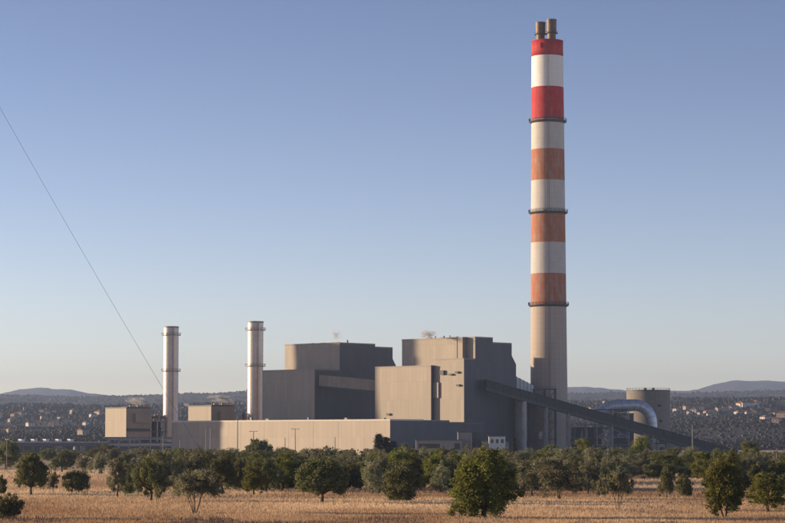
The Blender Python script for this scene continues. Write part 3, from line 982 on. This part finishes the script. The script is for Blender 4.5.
# --- structures out of the frame to the left whose shade falls on the plant
def from_q(q, x):
    d = Vector((TO_SUN.x, TO_SUN.y)).normalized()
    return (q - (-d.x * 0 + d.y * x)) / (-d.x)      # Y of the point with given x on the sun line q
ct = empty('cooling_tower', (-300, from_q(1209, -300), 0), 0, 'slender concrete cooling tower standing well left of the plant', 'cooling tower')
MB().lathe([(26, 6), (22.8, 22), (20.4, 45), (18.4, 68), (17.8, 84), (18.3, 95), (17.9, 95), (17.4, 84), (18.0, 68), (20, 45), (22.3, 22), (25.5, 6)], 56, caps=False).build('shell', 'grey_concrete', ct, True)
for k in range(24):
    a = 2 * math.pi * k / 24
    MB().bar((math.cos(a) * 28, math.sin(a) * 28, 0), (math.cos(a + .13) * 25.8, math.sin(a + .13) * 25.8, 6.2), 0.7).build('strut', 'grey_concrete', ct)
MB().lathe([(30, 0), (30, 1.4), (29.4, 1.4), (29.4, 0.3)], 56, caps=True).build('basin', 'grey_concrete', ct)
bk = empty('shade_block', (-300, from_q(1181, -300), 0), R(-13), 'tall grey block added well left of the plant for its shade', 'building')  # unseen block, added to shade the left end of the hall
box('wall', 'gallery_cladding', bk, -12, 12, -12, 10.5, 0, 47)
box('shade_shaft', 'grey_concrete', bk, -4, 4, 10.6, 19, 0, 104)  # unseen shaft, added to shade the left part of the right boiler tower
box('roof', 'dark_trim', bk, -12.4, 12.4, -12.4, 10.55, 47.004, 47.8)

# ------------------------------------------------------------------ poles, wire
def lamp_post(px, ptop, Y, label, arm=True, group='lamp posts before the hall', th=0.16):
    p = base(px, Y)
    e = empty('lamp_post', p, 0, label, 'lamp post', group)
    z = zt(ptop, Y)
    MB().tube([(0, 0, 0), (0, 0, z)], [th * 1.5, th], 8).build('pole', 'grey_steel', e)
    if arm:
        MB().bar((-1.4, 0, z - 0.1), (1.4, 0, z - 0.1), 0.14).build('arm', 'grey_steel', e)
        for s in (-1, 1):
            MB().box(s * 1.4 - 0.5, s * 1.4 + 0.5, -0.25, 0.25, z - 0.25, z).build('lamp_head', 'pale_steel', e)
    return e
for px, pt in ((206, 429), (285, 437.5), (335, 437), (163, 436), (180, 440)):
    lamp_post(px, pt, 1085, 'plain thin pole standing before the long hall wall', False, 'thin poles before the hall')
lamp_post(210.5, 426.5, 1100, 'pole with two lamp heads before the shaded hall end', True, 'lamp posts before the hall', 0.2)
lamp_post(237.5, 419.5, 1105, 'tall dark pole at the shadow edge on the hall wall', False, None, 0.2)
lamp_post(295.2, 428.5, 1095, 'lamp post with wide double arm before the sunlit hall wall', True, 'lamp posts before the hall', 0.16)
lamp_post(692.5, 424.5, 1120, 'slim mast standing beyond the lower end of the conveyor', False, None, 0.16)
lamp_post(253.5, 431, 1080, 'short lamp post above the round dark tree by the hall', True, 'lamp posts before the hall', 0.16)
def power_pole(px, pb, pt, label):
    Y = EYE * F / (pb - HOR)
    p = base(px, Y)
    e = empty('power_pole', p, 0, label, 'power pole', 'wooden power poles')
    z = zt(pt, Y)
    MB().tube([(0, 0, 0), (0, 0, z)], [0.16, 0.11], 8).build('pole', 'pole_wood', e)
    MB().bar((-0.75, 0, z - 0.5), (0.75, 0, z - 0.5), 0.13).build('crossarm', 'pole_wood', e)
    for s in (-0.65, 0, 0.65):
        MB().tube([(s, 0, z - 0.44), (s, 0, z - 0.2)], 0.06, 6).build('insulator', 'white_paint', e)
power_pole(776.5, 478, 449.5, 'wooden power pole with short crossarm right of the leafy tree')
power_pole(757, 476, 456, 'wooden power pole half hidden behind the broad tree')
power_pole(7, 470, 436, 'wooden power pole before the big dark tree mass')
# guyed mast beyond the left edge; one of its wires crosses the sky
wa, wb = at(-42, 33, 900), at(206, 462.5, 900)
mast = empty('radio_mast', (wa.x, wa.y, 0), 0, 'slim lattice mast standing beyond the left trees', 'mast')
m = MB()
Hm = wa.z + 6
leg3 = [(math.cos(2.1 * k) * 0.5, math.sin(2.1 * k) * 0.5) for k in range(3)]
for x, y in leg3:
    MB().bar((x, y, 0), (x, y, Hm), 0.1).build('leg', 'grey_steel', mast)
for i in range(80):
    for k in range(3):
        a_, b_ = leg3[k], leg3[(k + 1) % 3]
        m.bar((*a_, Hm * i / 80), (*b_, Hm * (i + 1) / 80), 0.05)
m.build('lattice', 'grey_steel', mast)
guy = empty('guy_wire', (wb.x, wb.y, 0), 0, 'thin grey wire slanting down across the empty sky', 'wire')
pts = []
for i in range(41):
    t = i / 40
    q = wa.lerp(Vector((wb.x, wb.y, 0.4)), t) - guy.location
    q.z -= 3.2 * 4 * t * (1 - t) * 0.5
    pts.append(q)
MB().tube(pts, 0.055, 6).build('cable', 'dark_steel', guy)
box('anchor_block', 'grey_concrete', guy, -0.8, 0.8, -0.8, 0.8, -0.1, 0.6)

# ------------------------------------------------------------------ houses on the slopes
def house_proto(w, d, h, wall, hip):
    a = MB().box(-w / 2, w / 2, -d / 2, d / 2, -6, h).mesh('wall', wall)
    o = 0.5
    rz_ = h + 0.28 * d
    ins = w * 0.28 if hip else 0
    r = MB().add([(-w / 2 - o, -d / 2 - o, h + .01), (w / 2 + o, -d / 2 - o, h + .01), (w / 2 + o, d / 2 + o, h + .01), (-w / 2 - o, d / 2 + o, h + .01),
                  (-w / 2 - o + ins, 0, rz_), (w / 2 + o - ins, 0, rz_)],
                 [(3, 2, 1, 0), (0, 1, 5, 4), (2, 3, 4, 5), (1, 2, 5), (3, 0, 4)]).mesh('roof', 'roof_tile')
    wn_ = [MB().box(x - 0.55, x + 0.55, -d / 2 - 0.06, -d / 2 - 0.004, h * .45, h * .45 + 1.3).mesh('window', 'window_dark') for x in (-w * .28, w * .22)]
    return a, r, wn_
HP = [house_proto(11, 9, 6, 'house_white', False), house_proto(9, 8, 4, 'house_white', True), house_proto(13, 9, 6.5, 'house_cream', True),
      house_proto(22, 9, 7, 'house_white', False), house_proto(8, 7, 5, 'house_cream', False)]
HL = ['two-storey white house with tiled gable roof', 'small white house with hipped roof',
      'broad cream house with hipped roof', 'long white building with tiled roof', 'small cream cottage with gable roof']
def ray_hill(px, py):
    best = None
    for Y in np.arange(2050, 5600, 25):
        p = at(px, py, Y)
        if hill_z(p.x, p.y) >= p.z:
            return Vector((p.x, p.y, hill_z(p.x, p.y)))
    p = at(px, py, 4300)
    return Vector((p.x, p.y, hill_z(p.x, p.y)))
spots = []
hg = random.Random(5)
for x, y, k in ((736, 409.5, 1), (741, 408.5, 0), (747, 407.8, 3), (753, 406.8, 3), (757, 405.8, 0), (760, 406.4, 1),
                (713, 414.5, 2), (710, 417, 1), (706, 414.6, 4), (694, 414.3, 1), (689.5, 414.5, 4), (700, 415.6, 4), (749, 415.5, 2),
                (738, 415.5, 1), (743, 414.8, 4), (755, 416, 4), (783, 419, 2), (725, 411, 4), (730, 410, 1), (719, 412, 4), (676, 413, 1),
                (768, 412, 4), (774, 416, 1), (776, 424, 4), (765, 421, 1), (702, 411, 1), (686, 410, 4)):
    spots.append((x, y, k))
for x, y, k in ((42, 413, 1), (44, 420, 2), (60, 419.5, 1), (93, 418.5, 1), (11, 423, 4), (0, 419, 1), (9.5, 433, 4), (14, 418.5, 4), (20, 419, 2), (83, 436, 4),
                (48, 416, 4), (66, 423, 4), (99, 416, 2), (30, 428, 1), (73, 414, 4), (86, 425, 1), (26, 411, 4), (52, 427, 4),
                (183, 402, 1), (187, 407, 0), (231, 399, 1), (238, 402, 0), (242, 406, 4), (226, 404, 4), (218, 400, 1), (196, 400, 4), (150, 404, 1), (141, 402, 4),
                (575, 412, 4), (584, 416, 1), (592, 412, 4), (606, 400, 1)):
    spots.append((x, y, k))
for x, y, k in spots:
    p = ray_hill(x, y)
    where = 'above the low dark shed' if x < 105 else 'behind the steel stacks' if x < 260 else 'beyond the pipe bridge' if x < 625 else 'in the village beyond the silo' if y < 418 else 'low down beyond the conveyor'
    e = empty('hillside_house', p, R(hg.uniform(-60, 60)), HL[k] + ' ' + where, 'house', 'houses scattered on the far slopes: ' + ('white' if k in (0, 1, 3) else 'cream'))
    w_, r_, wi = HP[k]
    s = hg.uniform(0.75, 1.1)
    e.scale = (s, s, s)
    link('wall', w_, e)
    link('roof', r_, e)
    for q in wi:
        link('window', q, e)

# ------------------------------------------------------------------ trees
def crown_mesh(name, mat, seed, rx, rz_, zc, clumps, leaves, leaf, flat=0.0, droop=0.0, clump_r=0.9, hollow=0.45, low=-0.75, ragged=0.18):
    """leaf faces gathered in clumps through the crown volume"""
    g = np.random.default_rng(seed)
    c = []
    lob = g.random((6, 3)) * 2 * np.pi
    while len(c) < clumps:
        d = g.normal(size=3)
        d /= np.linalg.norm(d)
        if d[2] < low:
            continue
        r = hollow + (1 - hollow) * g.random() ** 0.5
        a = math.atan2(d[1], d[0])
        r *= 1 + ragged * (math.sin(2 * a + lob[0, 0]) + math.sin(3 * a + lob[1, 0] + 2 * d[2]) + 0.7 * math.sin(5 * d[2] + lob[2, 0] + a))
        z = d[2] * rz_ * r
        c.append((d[0] * rx * r, d[1] * rx * r, zc + z - droop * (d[0] ** 2 + d[1] ** 2) * r * rz_ * 0.5))
    c = np.array(c)
    if ragged > .1:
        c[:, :2] += (c[:, 2:3] - zc) * (g.random(2) - .5) * 0.5
    per = leaves // clumps
    cr = clump_r * (0.55 + 0.8 * g.random(clumps))
    stray = g.random(clumps) < 0.2                       # sprigs reaching out of the rounded crown
    c[stray] = np.array([0, 0, zc]) + (c[stray] - np.array([0, 0, zc])) * (1.06 + 0.22 * g.random((int(stray.sum()), 1)))
    cr[stray] *= 0.6
    ctr = np.repeat(c, per, 0)
    off = g.normal(size=(len(ctr), 3))
    off /= np.linalg.norm(off, axis=1)[:, None]
    off *= (g.random(len(ctr)) ** 0.45 * (1 + 0.7 * (g.random(len(ctr)) < 0.12)))[:, None] * np.repeat(cr, per)[:, None]
    off[:, 2] *= 0.8 + droop * 0.8
    P = ctr + off
    P[:, 2] = np.maximum(P[:, 2], 0.12)
    n = len(P)
    ax = g.normal(size=(n, 3)) + off / (np.linalg.norm(off, axis=1)[:, None] + 1e-6) * 0.8
    ax[:, 2] -= droop * 1.6
    ax /= np.linalg.norm(ax, axis=1)[:, None]
    bx = np.cross(ax, g.normal(size=(n, 3)))
    bx /= np.linalg.norm(bx, axis=1)[:, None]
    s = leaf * (0.6 + 0.8 * g.random(n))[:, None]
    q = np.stack([P - ax * s, P + bx * s * 0.5, P + ax * s, P - bx * s * 0.5], 1).reshape(-1, 3)
    tone = np.clip(0.5 * np.repeat(g.random(clumps), per) + 0.6 * g.random(n) - 0.05, 0, 1)
    return np_mesh(name, q, 4, mat, tone), c
def trunk_mesh(seed, h, r0, c, stems=1, n_limbs=9, spread=0.35, lean=0.1, fork=0.42):
    g = random.Random(seed)
    m = MB()
    idx = [i for i in range(len(c))]
    g.shuffle(idx)
    idx.sort(key=lambda i: 0)
    li = 0
    for s in range(stems):
        a = 2 * math.pi * (s + g.random() * .5) / stems
        sx, sy = (math.cos(a) * spread * (stems > 1), math.sin(a) * spread * (stems > 1))
        fx, fy = sx * 3.2 + g.uniform(-lean, lean), sy * 3.2 + g.uniform(-lean, lean)
        hf = h * fork * g.uniform(.85, 1.15)
        rr_ = r0 / (stems ** 0.6)
        mid = (sx + (fx - sx) * .4 + g.uniform(-.08, .08), sy + (fy - sy) * .4 + g.uniform(-.08, .08), hf * .5)
        m.tube([(sx * .5, sy * .5, -0.15), (sx * .7, sy * .7, 0.1), mid, (fx, fy, hf)], [rr_ * 1.5, rr_ * 1.1, rr_ * .85, rr_ * .7], 7)
        for k in range(n_limbs // stems):
            t = c[idx[li % len(idx)]]
            li += 1
            md = ((fx + t[0]) / 2 + g.uniform(-.15, .15), (fy + t[1]) / 2 + g.uniform(-.15, .15), (hf + t[2]) / 2 + .15)
            m.tube([(fx, fy, hf - .1), md, tuple(t)], [rr_ * .5, rr_ * .3, rr_ * .1], 5)
    return m.mesh('trunk', 'bark')
KIND = {}
def kind(key, n, **k):
    out = []
    for i in range(n):
        kk = dict(k)
        tr = kk.pop('trunk')
        sd = abs(hash_(key)) + i * 17
        kk['rx'] *= 1 + 0.12 * ((i * 7 % 5) / 5 - .4)
        cm, c = crown_mesh('crown', seed=sd, **kk)
        tm = trunk_mesh(sd, c=c.tolist(), **tr)
        z = np.array([v.co.z for v in cm.vertices]) if False else c[:, 2]
        top, wid = float(c[:, 2].max() + kk['clump_r'] * .7), float(np.abs(c[:, 0]).max() + kk['clump_r'] * .6)
        out.append((cm, tm, top, wid * 2))
    KIND[key] = out
def hash_(s):
    return sum(ord(ch) * (i + 3) for i, ch in enumerate(s))
kind('holm', 5, mat='holm_oak_leaf', rx=2.6, rz_=2.35, zc=2.95, clumps=150, leaves=15000, leaf=0.125, clump_r=0.62, low=-0.85, ragged=.21,
     trunk=dict(h=5, r0=0.22, n_limbs=12, fork=.3))
kind('dome', 2, mat='holm_oak_leaf', rx=2.95, rz_=2.4, zc=2.75, clumps=200, leaves=20000, leaf=0.12, clump_r=0.55, low=-0.62, ragged=.07, hollow=.5,
     trunk=dict(h=5, r0=0.24, n_limbs=16, fork=.22))
kind('olive', 7, mat='olive_leaf', rx=2.2, rz_=2.1, zc=2.8, clumps=115, leaves=11000, leaf=0.12, clump_r=0.58, low=-0.9, ragged=.27,
     trunk=dict(h=5, r0=0.2, n_limbs=12, lean=.5, fork=.34))
kind('multi', 3, mat='olive_leaf', rx=2.7, rz_=1.6, zc=3.1, clumps=110, leaves=10500, leaf=0.12, clump_r=0.58, low=-0.5, ragged=.2,
     trunk=dict(h=4.6, r0=0.15, stems=6, n_limbs=24, spread=.3, fork=.45))
kind('bush', 4, mat='holm_oak_leaf', rx=2.2, rz_=1.7, zc=1.75, clumps=110, leaves=10500, leaf=0.125, clump_r=0.6, low=-0.95, ragged=.16,
     trunk=dict(h=3.4, r0=0.14, stems=2, n_limbs=10, fork=.3))
kind('green', 4, mat='green_leaf', rx=2.2, rz_=2.5, zc=3.2, clumps=130, leaves=12500, leaf=0.125, clump_r=0.62, low=-0.85, ragged=.18,
     trunk=dict(h=5.5, r0=0.2, n_limbs=12, fork=.3))
kind('weep', 1, mat='green_leaf', rx=2.8, rz_=3.2, zc=3.75, clumps=230, leaves=24000, leaf=0.13, droop=.35, clump_r=0.62, low=-0.95, ragged=.09,
     trunk=dict(h=6.5, r0=0.26, n_limbs=14, fork=.2))
kind('leafy', 1, mat='green_leaf', rx=2.1, rz_=2.9, zc=3.6, clumps=190, leaves=19000, leaf=0.13, clump_r=0.6, low=-0.92, ragged=.13,
     trunk=dict(h=6.0, r0=0.2, n_limbs=15, stems=3, spread=.25, fork=.3))
def conifer_kind():
    out = []
    for s in range(2):
        g = np.random.default_rng(70 + s)
        c = []
        for i in range(90):
            z = 1.2 + 6.6 * g.random() ** 0.8
            r = (8.2 - z) * 0.21 * (0.4 + 0.7 * g.random())
            a = g.random() * 6.28
            c.append((math.cos(a) * r, math.sin(a) * r, z))
        c = np.array(c)
        per = 55
        ctr = np.repeat(c, per, 0)
        off = g.normal(size=ctr.shape) * 0.26
        P = ctr + off
        n = len(P)
        ax = g.normal(size=(n, 3))
        ax /= np.linalg.norm(ax, axis=1)[:, None]
        bx = np.cross(ax, g.normal(size=(n, 3)))
        bx /= np.linalg.norm(bx, axis=1)[:, None]
        sc = 0.16 * (0.6 + .8 * g.random(n))[:, None]
        q = np.stack([P - ax * sc, P + bx * sc * .4, P + ax * sc, P - bx * sc * .4], 1).reshape(-1, 3)
        cm = np_mesh('crown', q, 4, 'conifer_leaf', g.random(n))
        tm = trunk_mesh(70 + s, 8, 0.16, c.tolist(), n_limbs=6, lean=.05, fork=.8)
        out.append((cm, tm, 8.2, 2.4))
    KIND['conifer'] = out
conifer_kind()
TREE_NAME = {'dome': 'holm_oak', 'holm': 'holm_oak', 'olive': 'olive_tree', 'multi': 'olive_tree', 'bush': 'oak_bush', 'green': 'broadleaf_tree', 'weep': 'broadleaf_tree', 'leafy': 'broadleaf_tree', 'conifer': 'cypress_tree'}
tg = random.Random(99)
cnt = {}
def tree(kd, px, pb, pt, wpx, label, group=None, var=None):
    p = ground_at(px, pb)
    Y = p.y
    H, W = (pb - pt) / F * Y, wpx / F * Y
    i = cnt.get(kd, 0)
    cnt[kd] = i + 1
    cm, tm, h0, w0 = KIND[kd][(i if var is None else var) % len(KIND[kd])]
    e = empty(TREE_NAME[kd], p, 0, label, 'bush' if kd == 'bush' else 'tree', group)
    e.rotation_euler = (0, 0, tg.uniform(0, 6.28))
    e.scale = (W / w0, W / w0, H / h0)
    link('trunk', tm, e)
    link('crown', cm, e)
    return e
front = [
 ('bush', 0, 494, 474, 16, 'dark bush cut by the edge of the field beside the round holm oak'),
 ('bush', 7, 519, 491, 32, 'low ragged dark bush standing alone in the dry grass'),
 ('dome', 31, 495, 452, 36, 'round dark holm oak right of the ragged low bush'),
 ('olive', 53, 492, 469, 12, 'small thin olive sapling between round oak and squat bush'),
 ('bush', 77, 492, 468, 29, 'squat dark bush right of the small olive sapling'),
 ('olive', 117, 497, 455, 31, 'upright olive with visible trunk before the square recovery boiler'),
 ('bush', 128, 494, 470, 22, 'low dark bush crowding the upright olive trunk'),
 ('holm', 151, 501, 451, 34, 'tall dark oak leafy down to the grass near the pipe rack'),
 ('multi', 195, 513, 469, 55, 'olive with several splayed stems in the dry grass'),
 ('holm', 222, 491, 450, 32, 'dark oak behind the olive with splayed stems'),
 ('green', 254, 495, 464, 27, 'small bright green tree before a dark oak clump'),
 ('holm', 266, 492, 449, 44, 'broad dark oak behind the small bright green tree'),
 ('dome', 322, 503, 456, 64, 'large round solitary oak with short trunk before the hall'),
 ('olive', 372, 495, 457, 34, 'grey olive right of the large round solitary oak'),
 ('bush', 402, 501, 459, 45, 'wide bushy oak left of the big yellow-green tree'),
 ('olive', 441, 493, 459, 22, 'narrow brownish olive just left of the big yellow-green tree'),
 ('weep', 484.5, 518, 445.5, 67, 'big drooping yellow-green tree standing forward in the grass'),
 ('olive', 532, 496, 459, 32, 'leaning grey olive right of the big yellow-green tree'),
 ('olive', 559, 499, 456, 40, 'spreading grey olive with forked trunk near the chimney foot'),
 ('olive', 588, 494, 457, 27, 'compact round olive below the chimney right side'),
 ('multi', 618, 510, 469, 33, 'pale olive with thin bare stems standing forward in grass'),
 ('olive', 607, 494, 458, 28, 'grey olive behind the pale thin-stemmed olive'),
 ('holm', 667, 498, 466, 20, 'small dark umbrella-shaped oak on a straight trunk'),
 ('bush', 684, 496, 472, 19, 'small rounded bush right of the umbrella-shaped oak'),
 ('leafy', 725, 517.5, 449, 47, 'tall leafy green tree with forked trunk beyond the conveyor end'),
 ('green', 768, 512, 470, 46, 'broad low green tree right of the tall leafy tree'),
]
for a in front:
    tree(*a)
back = [
 ('holm', 6, 469, 437, 44, 'big dark oak mass behind the wooden power pole'),
 ('holm', 62, 472, 447, 24, 'mid-distance round oak before the low dark shed'),
 ('olive', 83, 471, 455, 22, 'pale mid-distance olive before the slim tanks'),
 ('holm', 105, 462, 442, 28, 'dark far oak below the square recovery boiler'),
 ('olive', 99, 474, 452, 24, 'mid-distance olive left of the upright olive'),
 ('dome', 259, 466, 437.5, 28, 'round dark oak crown rising against the sunlit hall wall'),
 ('holm', 329, 466, 445, 17, 'small dark oak crown peeping above the large solitary oak'),
 ('holm', 350, 468, 450, 20, 'low dark oak right of the peeping small crown'),
 ('conifer', 379, 464, 434, 14, 'tallest dark pointed cypress in the cluster by the hall corner'),
 ('conifer', 386.5, 464, 437, 14, 'second dark pointed cypress by the hall corner'),
 ('conifer', 393, 463, 441, 13, 'shortest cypress in the cluster before the hall corner'),
 ('green', 408, 468, 442.5, 20, 'yellowish tree before the shaded hall side'),
 ('holm', 445, 467, 445, 21, 'dark rounded oak before the low grey office'),
 ('olive', 474, 466, 443, 24, 'olive crown beside the white cabin'),
 ('conifer', 514, 460, 437, 6, 'slim lone cypress right of the white cabin'),
 ('green', 585, 466, 437, 27, 'tall fresh green tree before the pipe bridge'),
 ('green', 548, 466, 444, 26, 'fresh green tree below the steel tower'),
 ('holm', 617, 470, 447, 36, 'broad dark oak below the cluttered process frame'),
 ('green', 640, 466, 434, 21, 'tall narrow green tree before the pump frame'),
 ('green', 656, 472, 454, 22, 'small yellow-green tree behind the umbrella-shaped oak'),
 ('olive', 690, 468, 446, 26, 'tall olive below the sinking end of the conveyor'),
 ('green', 751, 466, 440, 26, 'tall loose green tree beside the hidden power pole'),
 ('bush', 742, 474, 456, 24, 'dark bush between the two power poles'),
]
for a in back:
    tree(*a)
fill_lab = {'holm': 'dark rounded oak in the %s before the %s', 'olive': 'grey-green olive in the %s before the %s',
            'green': 'bright green tree in the %s before the %s', 'bush': 'dark bush in the %s before the %s'}
ROWW = ('front row', 'second row', 'third row', 'fourth row', 'fifth row', 'rear row')
LAND = ((-99, 'low dark shed'), (105, 'pipe rack'), (172, 'shaded hall end'), (237, 'sunlit hall bay'), (290, 'mid hall'), (340, 'hall corner'),
        (390, 'grey office'), (455, 'white cabin'), (515, 'steel tower'), (560, 'pipe bridge'), (597, 'process frame'), (632, 'silo'), (676, 'conveyor foot'), (738, 'open far slope'))
for row, (pb, lo) in enumerate(((489, 108), (482, 112), (476, 116), (470, 112), (464.5, 105), (460, -20))):
    px = lo + tg.uniform(0, 12)
    while px < 800:
        Y = EYE * F / (pb + tg.uniform(-1.5, 1.5) - HOR)
        w = tg.uniform(17, 36) * (1 if row < 4 else 0.8)
        kd = tg.choices(('olive', 'holm', 'green', 'bush'), (6, 3.5, 2, 1.5))[0]
        b_ = HOR + EYE * F / Y
        top = tg.uniform(446.5, 458) if kd != 'bush' else tg.uniform(457, 462)
        if row >= 4:
            top = tg.uniform(446.5, 450) if px < 680 else tg.uniform(450, 453)
        skip = (row < 2 and (625 < px < 705 or px < 150)) or (row < 4 and px < 130 and tg.random() < .5)
        if not skip:
            lm = LAND[sum(px >= q for q, _ in LAND) - 1][1]
            tree(kd, px, b_, top, w, fill_lab[kd] % (ROWW[row], lm), 'tree belt before the plant: ' + kd)
        px += w * (tg.uniform(0.5, 0.8) if row < 4 else tg.uniform(0.72, 1.05))

for row, (pb, step) in enumerate(((488.5, 12), (483, 13), (477, 14), (471, 17))):
    px = 140 + tg.uniform(0, 12)
    while px < 795:
        b_ = pb + tg.uniform(-1.5, 1.5)
        w = tg.uniform(13, 27)
        if not (row < 2 and 622 < px < 712):
            lm = LAND[sum(px >= q for q, _ in LAND) - 1][1]
            tree('bush', px, b_, b_ - w * tg.uniform(0.6, 0.95), w, ('small bush under the %s before the %s') % (ROWW[row].replace(' row', ' trees'), lm), 'undergrowth bushes of the tree belt')
        px += step * tg.uniform(0.7, 1.4)

# ------------------------------------------------------------------ dry grass and weeds
def blades(name, n, mat, y0, y1, hmin, hmax, w, seed, thr=-9, lean=0.25, cluster=1, tone_shift=0.0):
    g = np.random.default_rng(seed)
    t = g.random(n)
    Y = 1 / (1 / y0 + (1 / y1 - 1 / y0) * t)
    X = (g.random(n) - 0.5) * 2 * 0.19 * Y
    d = smooth_noise(X / 9, Y / 22, seed)
    keep = d > thr
    X, Y, d = X[keep], Y[keep], d[keep]
    X, Y, d = (np.repeat(a, cluster) for a in (X, Y, d))
    n = len(X)
    X = X + g.normal(size=n) * 0.25
    Y = Y + g.normal(size=n) * 0.25
    h = hmin + (hmax - hmin) * g.random(n) * np.clip(0.75 + d, 0.3, 1.4)
    a = g.random(n) * np.pi
    dx, dy = np.cos(a) * w, np.sin(a) * w
    lx_, ly_ = g.normal(size=n) * lean * h, g.normal(size=n) * lean * h
    z0 = np.full(n, -0.12)
    P = np.stack([np.stack([X - dx, Y - dy, z0], -1), np.stack([X + dx, Y + dy, z0], -1), np.stack([X + lx_, Y + ly_, h], -1)], 1).reshape(-1, 3)
    big = smooth_noise(X / 26, Y / 60, seed + 3)
    tone = np.clip(0.66 + 1.25 * big + 0.35 * (g.random(n) - .5) + tone_shift, 0, 1)
    return np_mesh(name, P, 3, mat, tone)
tag(link('dry_grass', blades('dry_grass', 120000, 'straw', 215, 640, 0.14, 0.42, 0.06, 41, cluster=3)), 'dry straw-coloured grass covering the field', 'grass', None, 'stuff')
tag(link('dry_weeds', blades('dry_weeds', 22000, 'weed', 215, 470, 0.12, 0.4, 0.05, 43, thr=0.16, cluster=3)), 'patches of dark dry weeds in the grass', 'weeds', None, 'stuff')
tag(link('thistle_fringe', blades('thistle_fringe', 5200, 'weed', 215, 243, 0.12, 0.55, 0.05, 47, thr=0.06, cluster=5, tone_shift=-.1)), 'grey-brown thistles and weeds fringing the near field edge', 'weeds', None, 'stuff')

# ------------------------------------------------------------------ steam wisps
def steam_mat():
    m = bpy.data.materials.new('steam')
    m.use_nodes = True
    nt = m.node_tree
    nt.nodes.remove(nt.nodes['Principled BSDF'])
    v = node(nt, 'ShaderNodeVolumePrincipled')
    v.inputs['Color'].default_value = (0.95, 0.95, 0.97, 1)
    tc = node(nt, 'ShaderNodeTexCoord').outputs['Object']
    ln = node(nt, 'ShaderNodeVectorMath', operation='LENGTH')
    nt.links.new(tc, ln.inputs[0])
    oi = node(nt, 'ShaderNodeObjectInfo')
    sh = node(nt, 'ShaderNodeVectorMath', operation='ADD')
    nt.links.new(tc, sh.inputs[0])
    nt.links.new(mth(nt, 'MULTIPLY', oi.outputs['Random'], 40.0), sh.inputs[1])
    n_ = noise(nt, sh.outputs[0], 2.3, 5, 0.62)
    d = mth(nt, 'SUBTRACT', mapr(nt, n_, 0.34, 0.74, 0, 1.0), mth(nt, 'MULTIPLY', ln.outputs['Value'], 0.62))
    nt.links.new(mth(nt, 'MULTIPLY', mth(nt, 'MAXIMUM', d, 0.0), 1.3), v.inputs['Density'])
    nt.links.new(v.outputs[0], nt.nodes['Material Output'].inputs['Volume'])
    MATS['steam'] = m
steam_mat()
def steam(px, py, Y, sx, sz, label, tilt):
    m = MB().lathe([(0.02, -1), (0.5, -0.87), (0.87, -0.5), (1, 0), (0.87, 0.5), (0.5, 0.87), (0.02, 1)], 16)
    o = m.build('steam_wisp', 'steam', None, True, at(px, py, Y))
    o.scale = (sx, sx * .6, sz)
    o.rotation_euler = (0, R(tilt), R(px))
    tag(o, label, 'steam', None, 'stuff')
steam(138, 401, 1332, 10, 2.6, 'thin white steam drifting over the square recovery boiler', -6)
steam(222, 399, 1298, 10, 2.8, 'thin white steam drifting over the recovery boiler behind the hall', -8)
steam(428, 333.8, 1205, 8.0, 2.6, 'faint steam wisp on the sunlit boiler house roof', -8)
steam(336, 335, 1258, 3.6, 3.6, 'faint steam wisp on the shaded boiler house roof', 12)

# ------------------------------------------------------------------ haze
hm = bpy.data.materials.new('haze')
hm.use_nodes = True
nt = hm.node_tree
nt.nodes.remove(nt.nodes['Principled BSDF'])
pv = node(nt, 'ShaderNodeVolumePrincipled')
pv.inputs['Color'].default_value = (0.50, 0.66, 1.0, 1)
pv.inputs['Density'].default_value = 0.000066
pv.inputs['Anisotropy'].default_value = 0.2
nt.links.new(pv.outputs[0], nt.nodes['Material Output'].inputs['Volume'])
MATS['haze'] = hm
tag(MB().box(-9000, 9000, -900, 18200, -40, 480).build('haze', 'haze'), 'thin pale evening haze filling the valley', 'haze', None, 'stuff')
